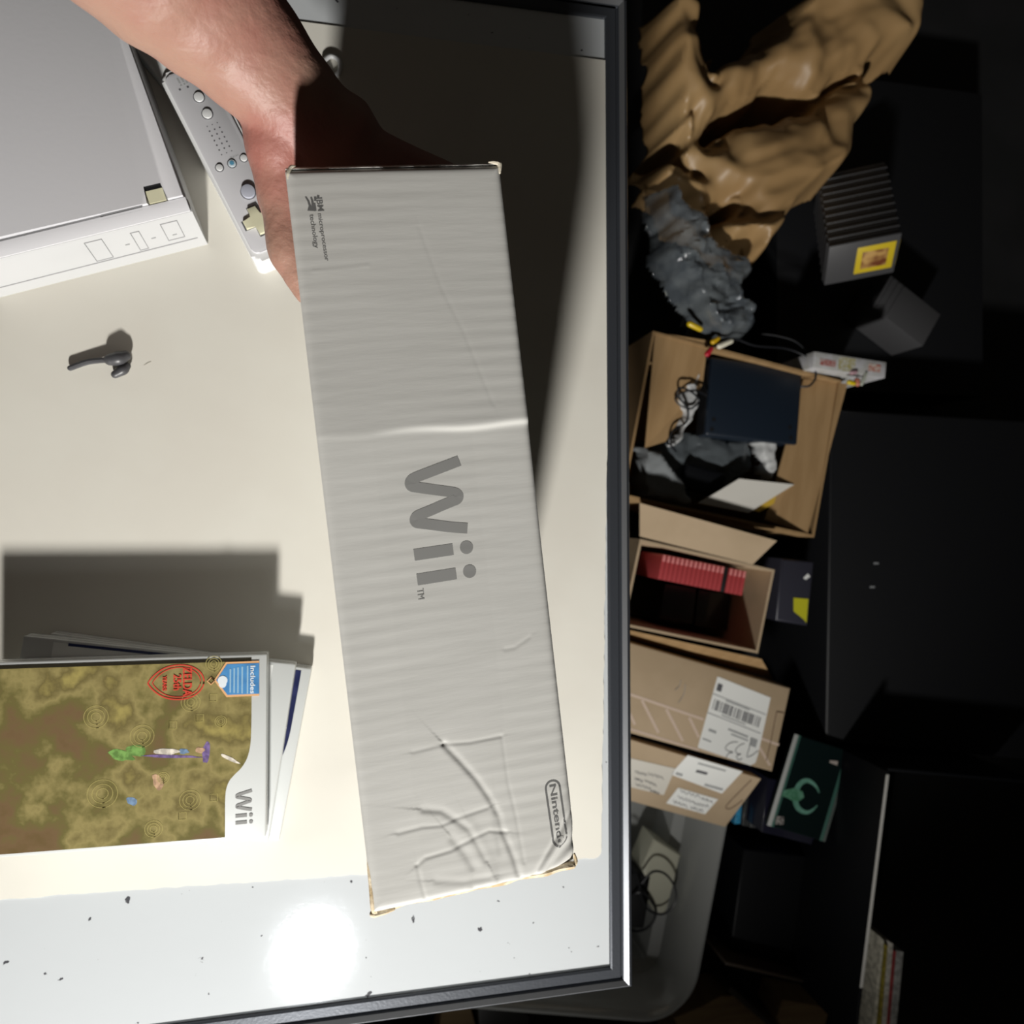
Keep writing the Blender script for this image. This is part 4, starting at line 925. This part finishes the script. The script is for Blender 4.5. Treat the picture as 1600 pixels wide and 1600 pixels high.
for pix, z, c, lb in ((((1151, 1266), (1160, 1252), (1157, 1287), (1148, 1288)), .17, (.05, .38, .68), 'standing case with a bright sky-blue spine beside the tilted parcel'),
                      (((1165, 1240), (1175, 1232), (1170, 1292), (1160, 1290)), .17, (.05, .055, .055), 'standing case with a dark grey spine, right of the sky-blue one'),
                      (((1178, 1232), (1189, 1228), (1182, 1294), (1172, 1293)), .172, (.09, .095, .095), 'standing case with a mid grey spine, left of the jewel case'),
                      (((1186, 1212), (1204, 1210), (1201, 1246), (1184, 1243)), .19, (.045, .075, .30), 'standing case with a violet-blue spine, at the corner of the parcel marked 133'),
                      (((1186, 1250), (1199, 1252), (1194, 1292), (1184, 1290)), .178, (.018, .018, .02), 'standing black case with fine grey print, touching the jewel case')):
    t = MB().prism([(p.x, p.y) for p in [P(*x, z) for x in pix]], 0, z, .001).build('game_case', mat('spine', c, .35, coat=.3, col2=tuple(x*.6 for x in c), nscale=200)); tag(t, lb, 'game case')

# clear plastic tub
TBZ = .165
e0 = P(1133, 1300, TBZ); e1_ = P(1101, 1470, TBZ); tr_ = ang(e1_, e0)-math.pi/2
tub = thing('plastic_tub', 'translucent grey plastic storage tub holding a white adaptor, partly under the table', 'tub', (e0.x, e0.y, 0), tr_)
low = (MW[tub.name].inverted() @ P(930, 1592, TBZ))
tm_ = mat('translucent_plastic', (.46, .475, .465), .25, alpha=.72, coat=.7, bump=.15, bscale=40)
def shell(loops, name, mt, parent, closed_bottom=True):
    t = bmesh.new(); rows = [[t.verts.new(p) for p in lp] for lp in loops]
    for a_, b_ in zip(rows, rows[1:]):
        n2 = len(a_)
        for i in range(n2): t.faces.new((a_[i], a_[(i+1) % n2], b_[(i+1) % n2], b_[i]))
    if closed_bottom: t.faces.new(rows[-1])
    bmesh.ops.recalc_face_normals(t, faces=t.faces); o = MB().join(t).build(name, mt, parent)
    md = o.modifiers.new('t', 'SOLIDIFY'); md.thickness = .0022; md.offset = 0; return o
def rl_(o_, z, r_): return [(x, y, z) for x, y in rrect(-.48-o_+.0, .0+o_-.002, low.y-o_+.004, .10+o_, max(r_+o_, .004), 10)]
shell([rl_(.001, TBZ-.008, .085), rl_(.002, TBZ-.001, .085), rl_(-.002, TBZ, .085), rl_(-.010, TBZ-.010, .082), rl_(-.024, TBZ-.060, .075), rl_(-.030, TBZ-.085, .070), rl_(-.050, TBZ-.091, .060), rl_(-.056, .050, .055), rl_(-.062, .030, .050), rl_(-.075, .022, .045), rl_(-.085, .018, .04)], 'tub_shell', tm_, tub)
ad = thing('power_adaptor', 'yellowish-white power adaptor inside the translucent tub', 'power adaptor', (P(1020, 1345, .1).x, P(1020, 1345, .1).y, .045), R(-68))
apx = [(1022, 1310), (1065, 1336), (1052, 1380), (1043, 1422), (1036, 1430), (1022, 1424), (1010, 1385), (1003, 1355)]
MB().prism([(p.x, p.y) for p in [P(*x, .10) for x in apx]], .045, .10, .004).build('casing', mat('adaptor_cream', (.62, .62, .50), .4), ad, world=True)
cable([(1003, 1380, .12), (1020, 1362, .125), (1040, 1366, .125), (1055, 1388, .125), (1054, 1412, .12), (1036, 1428, .115), (1014, 1422, .11), (1003, 1402, .11), (996, 1370, .11), (985, 1350, .1)], .002, 'black cord looped over the white adaptor in the tub', 'cord')
cable([(985, 1400, .10), (1000, 1394, .11), (1016, 1405, .105), (1025, 1425, .10), (1016, 1446, .095), (996, 1455, .09), (975, 1450, .09)], .0025, 'second black cord curling at the table edge inside the tub', 'cord')
tag(MB().box(0, .06, -.10, 0, 0, .05, .006, 3, Matrix.Translation(P(972, 1360, .10)-Vector((0, 0, .05))) @ Matrix.Rotation(R(-10), 4, 'Z')).build('power_adaptor', MBLK), 'black power adaptor in the tub, mostly hidden by the table edge', 'power adaptor')

# black shelf unit standing at the right, its edge catching the lamp
SZ = .34
s0 = P(1386, 1205, SZ); s1_ = P(1336, 1608, SZ); sh = thing('black_shelf', 'glossy black shelf unit with one lamp-lit edge painted pale at the lower right', 'shelf', (s0.x, s0.y, 0), ang(s0, s1_))
Lg = (s1_-s0).length+.02
MB().box(0, Lg, 0, .005, 0, SZ, .0008).build('side_panel', MBLKG, sh)
MB().box(.005, Lg*.8, -.0008, .0042, SZ-.0006, SZ+.0006, .0002).build('edge_glint', mat('edge_highlight', (.75, .74, .70), .3, metal=.2, bump=.8, bscale=120), sh)['label'] = 'pale strip painted for lamplight on the edge'  # pale strip stands in for lamplight along the black edge
MB().box(0, .005, .0052, .30, 0, SZ-.02, .0008).build('back_panel', MBLKG, sh)
MB().box(.005, Lg-.08, .0052, .28, .02, .028, .0008).build('bottom_board', MBLKG, sh)
# dark wooden rails on the floor
MBR = mat('dark_wood', (.045, .032, .022), .4, coat=.2)
for a_, b_, w_, z0_, z1_, lb in (((1134, 1505), (1288, 1541), 5, .20, .206, 'thin dark brown wooden rail above the floor cardboard'), ((1140, 1545), (1215, 1610), 9, .10, .108, 'dark slanting board end near the bottom border')):
    a3 = P(*a_, z1_); b3 = P(*b_, z1_); an = ang(a3, b3); M_ = Matrix.Translation(Vector((a3.x, a3.y, 0))) @ Matrix.Rotation(an, 4, 'Z')
    tag(MB().box(0, (b3-a3).length, -w_*.0011/2, w_*.0011/2, 0, z1_, .0008, 2, M_).build('wooden_rail', MBR), lb, 'rail')
# black storage bin behind the tub
bb = [P(*x, .19) for x in ((1172, 1335), (1282, 1346), (1246, 1513), (1150, 1492))]
tag(MB().prism([(p.x, p.y) for p in bb], 0, .17, .004).build('storage_box', MBLKG), 'large glossy black storage box between the tub and the shelf unit', 'storage box')
for pix, z, lb in (((( 1060, 1605), (1052, 1590), (1100, 1572), (1125, 1556), (1160, 1556), (1200, 1605), (1250, 1680), (1040, 1680)), .07, 'scuffed tan cardboard sheet on the floor below the tub'),
                   (((1222, 1562), (1296, 1575), (1290, 1600), (1240, 1640), (1214, 1590)), .07, 'piece of tan cardboard on the floor beside the shelf unit'),
                   (((690, 1578), (735, 1574), (748, 1620), (760, 1660), (680, 1660)), .06, 'tan cardboard corner peeping from under the lower table edge')):
    tag(MB().prism([(p.x, p.y) for p in [P(*x, z) for x in pix]], 0, z, .001).build('cardboard_sheet', MCRD), lb, 'cardboard')
tag(MB().prism([(p.x, p.y) for p in [P(*x, .08) for x in ((745, 1568), (810, 1570), (830, 1590), (815, 1640), (752, 1640))]], 0, .08, .003).build('storage_box', mat('dark_grey_box', (.035, .036, .038), .4)), 'dark grey box under the lower table edge', 'storage box')
# magazines at the lower right
mags = [((1378, 1466), (1382, 1470), (1366, 1640), (1360, 1640), (.62, .59, .48), 'thick cream-edged magazine, leftmost of the upright magazines'),
        ((1386, 1478), (1389, 1480), (1376, 1640), (1371, 1640), (.34, .27, .03), 'magazine with a dull yellow edge, second of the upright magazines'),
        ((1391, 1473), (1399, 1477), (1385, 1640), (1378, 1640), (.60, .57, .50), 'white-edged magazine, third of the upright magazines'),
        ((1399, 1488), (1405, 1490), (1392, 1640), (1386, 1640), (.35, .05, .05), 'magazine with a red cover edge among the upright magazines'),
        ((1407, 1490), (1418, 1492), (1404, 1640), (1393, 1640), (.40, .40, .38), 'grey-edged magazine, rightmost of the upright magazines')]
for i, (p1, p2, p3, p4, c, lb) in enumerate(mags):
    pix = [P(*x, .33) for x in (p1, p2, p3, p4)]
    t = MB().prism([(p.x, p.y) for p in pix], .0285, .33-.002*i, .0008).build('magazine', mat('magazine_edge', c, .6, col2=tuple(x*.6 for x in c), nscale=120)); tag(t, lb, 'magazine', 'upright magazines')
# a low black cabinet that fills the far right, with two small pale buttons
cb = thing('black_cabinet', 'matt black cabinet at the far right with two tiny pale controls', 'cabinet', (P(1345, 860, .22).x, P(1345, 860, .22).y, 0))
cbp = [P(*x, .22) for x in ((1300, 640), (1660, 660), (1640, 1190), (1290, 1160))]
MB().prism([(p.x, p.y) for p in cbp], 0, .22, .005).build('cabinet_body', MBLK, cb, world=True)
for px, py in ((1369, 880), (1363, 917)):
    p = P(px, py, .2205); MB().box(p.x-.0045, p.x+.0045, p.y-.0018, p.y+.0018, .2195, .2215, .0003).build('control', mat('pale_control', (.25, .26, .27), .4), cb, world=True)
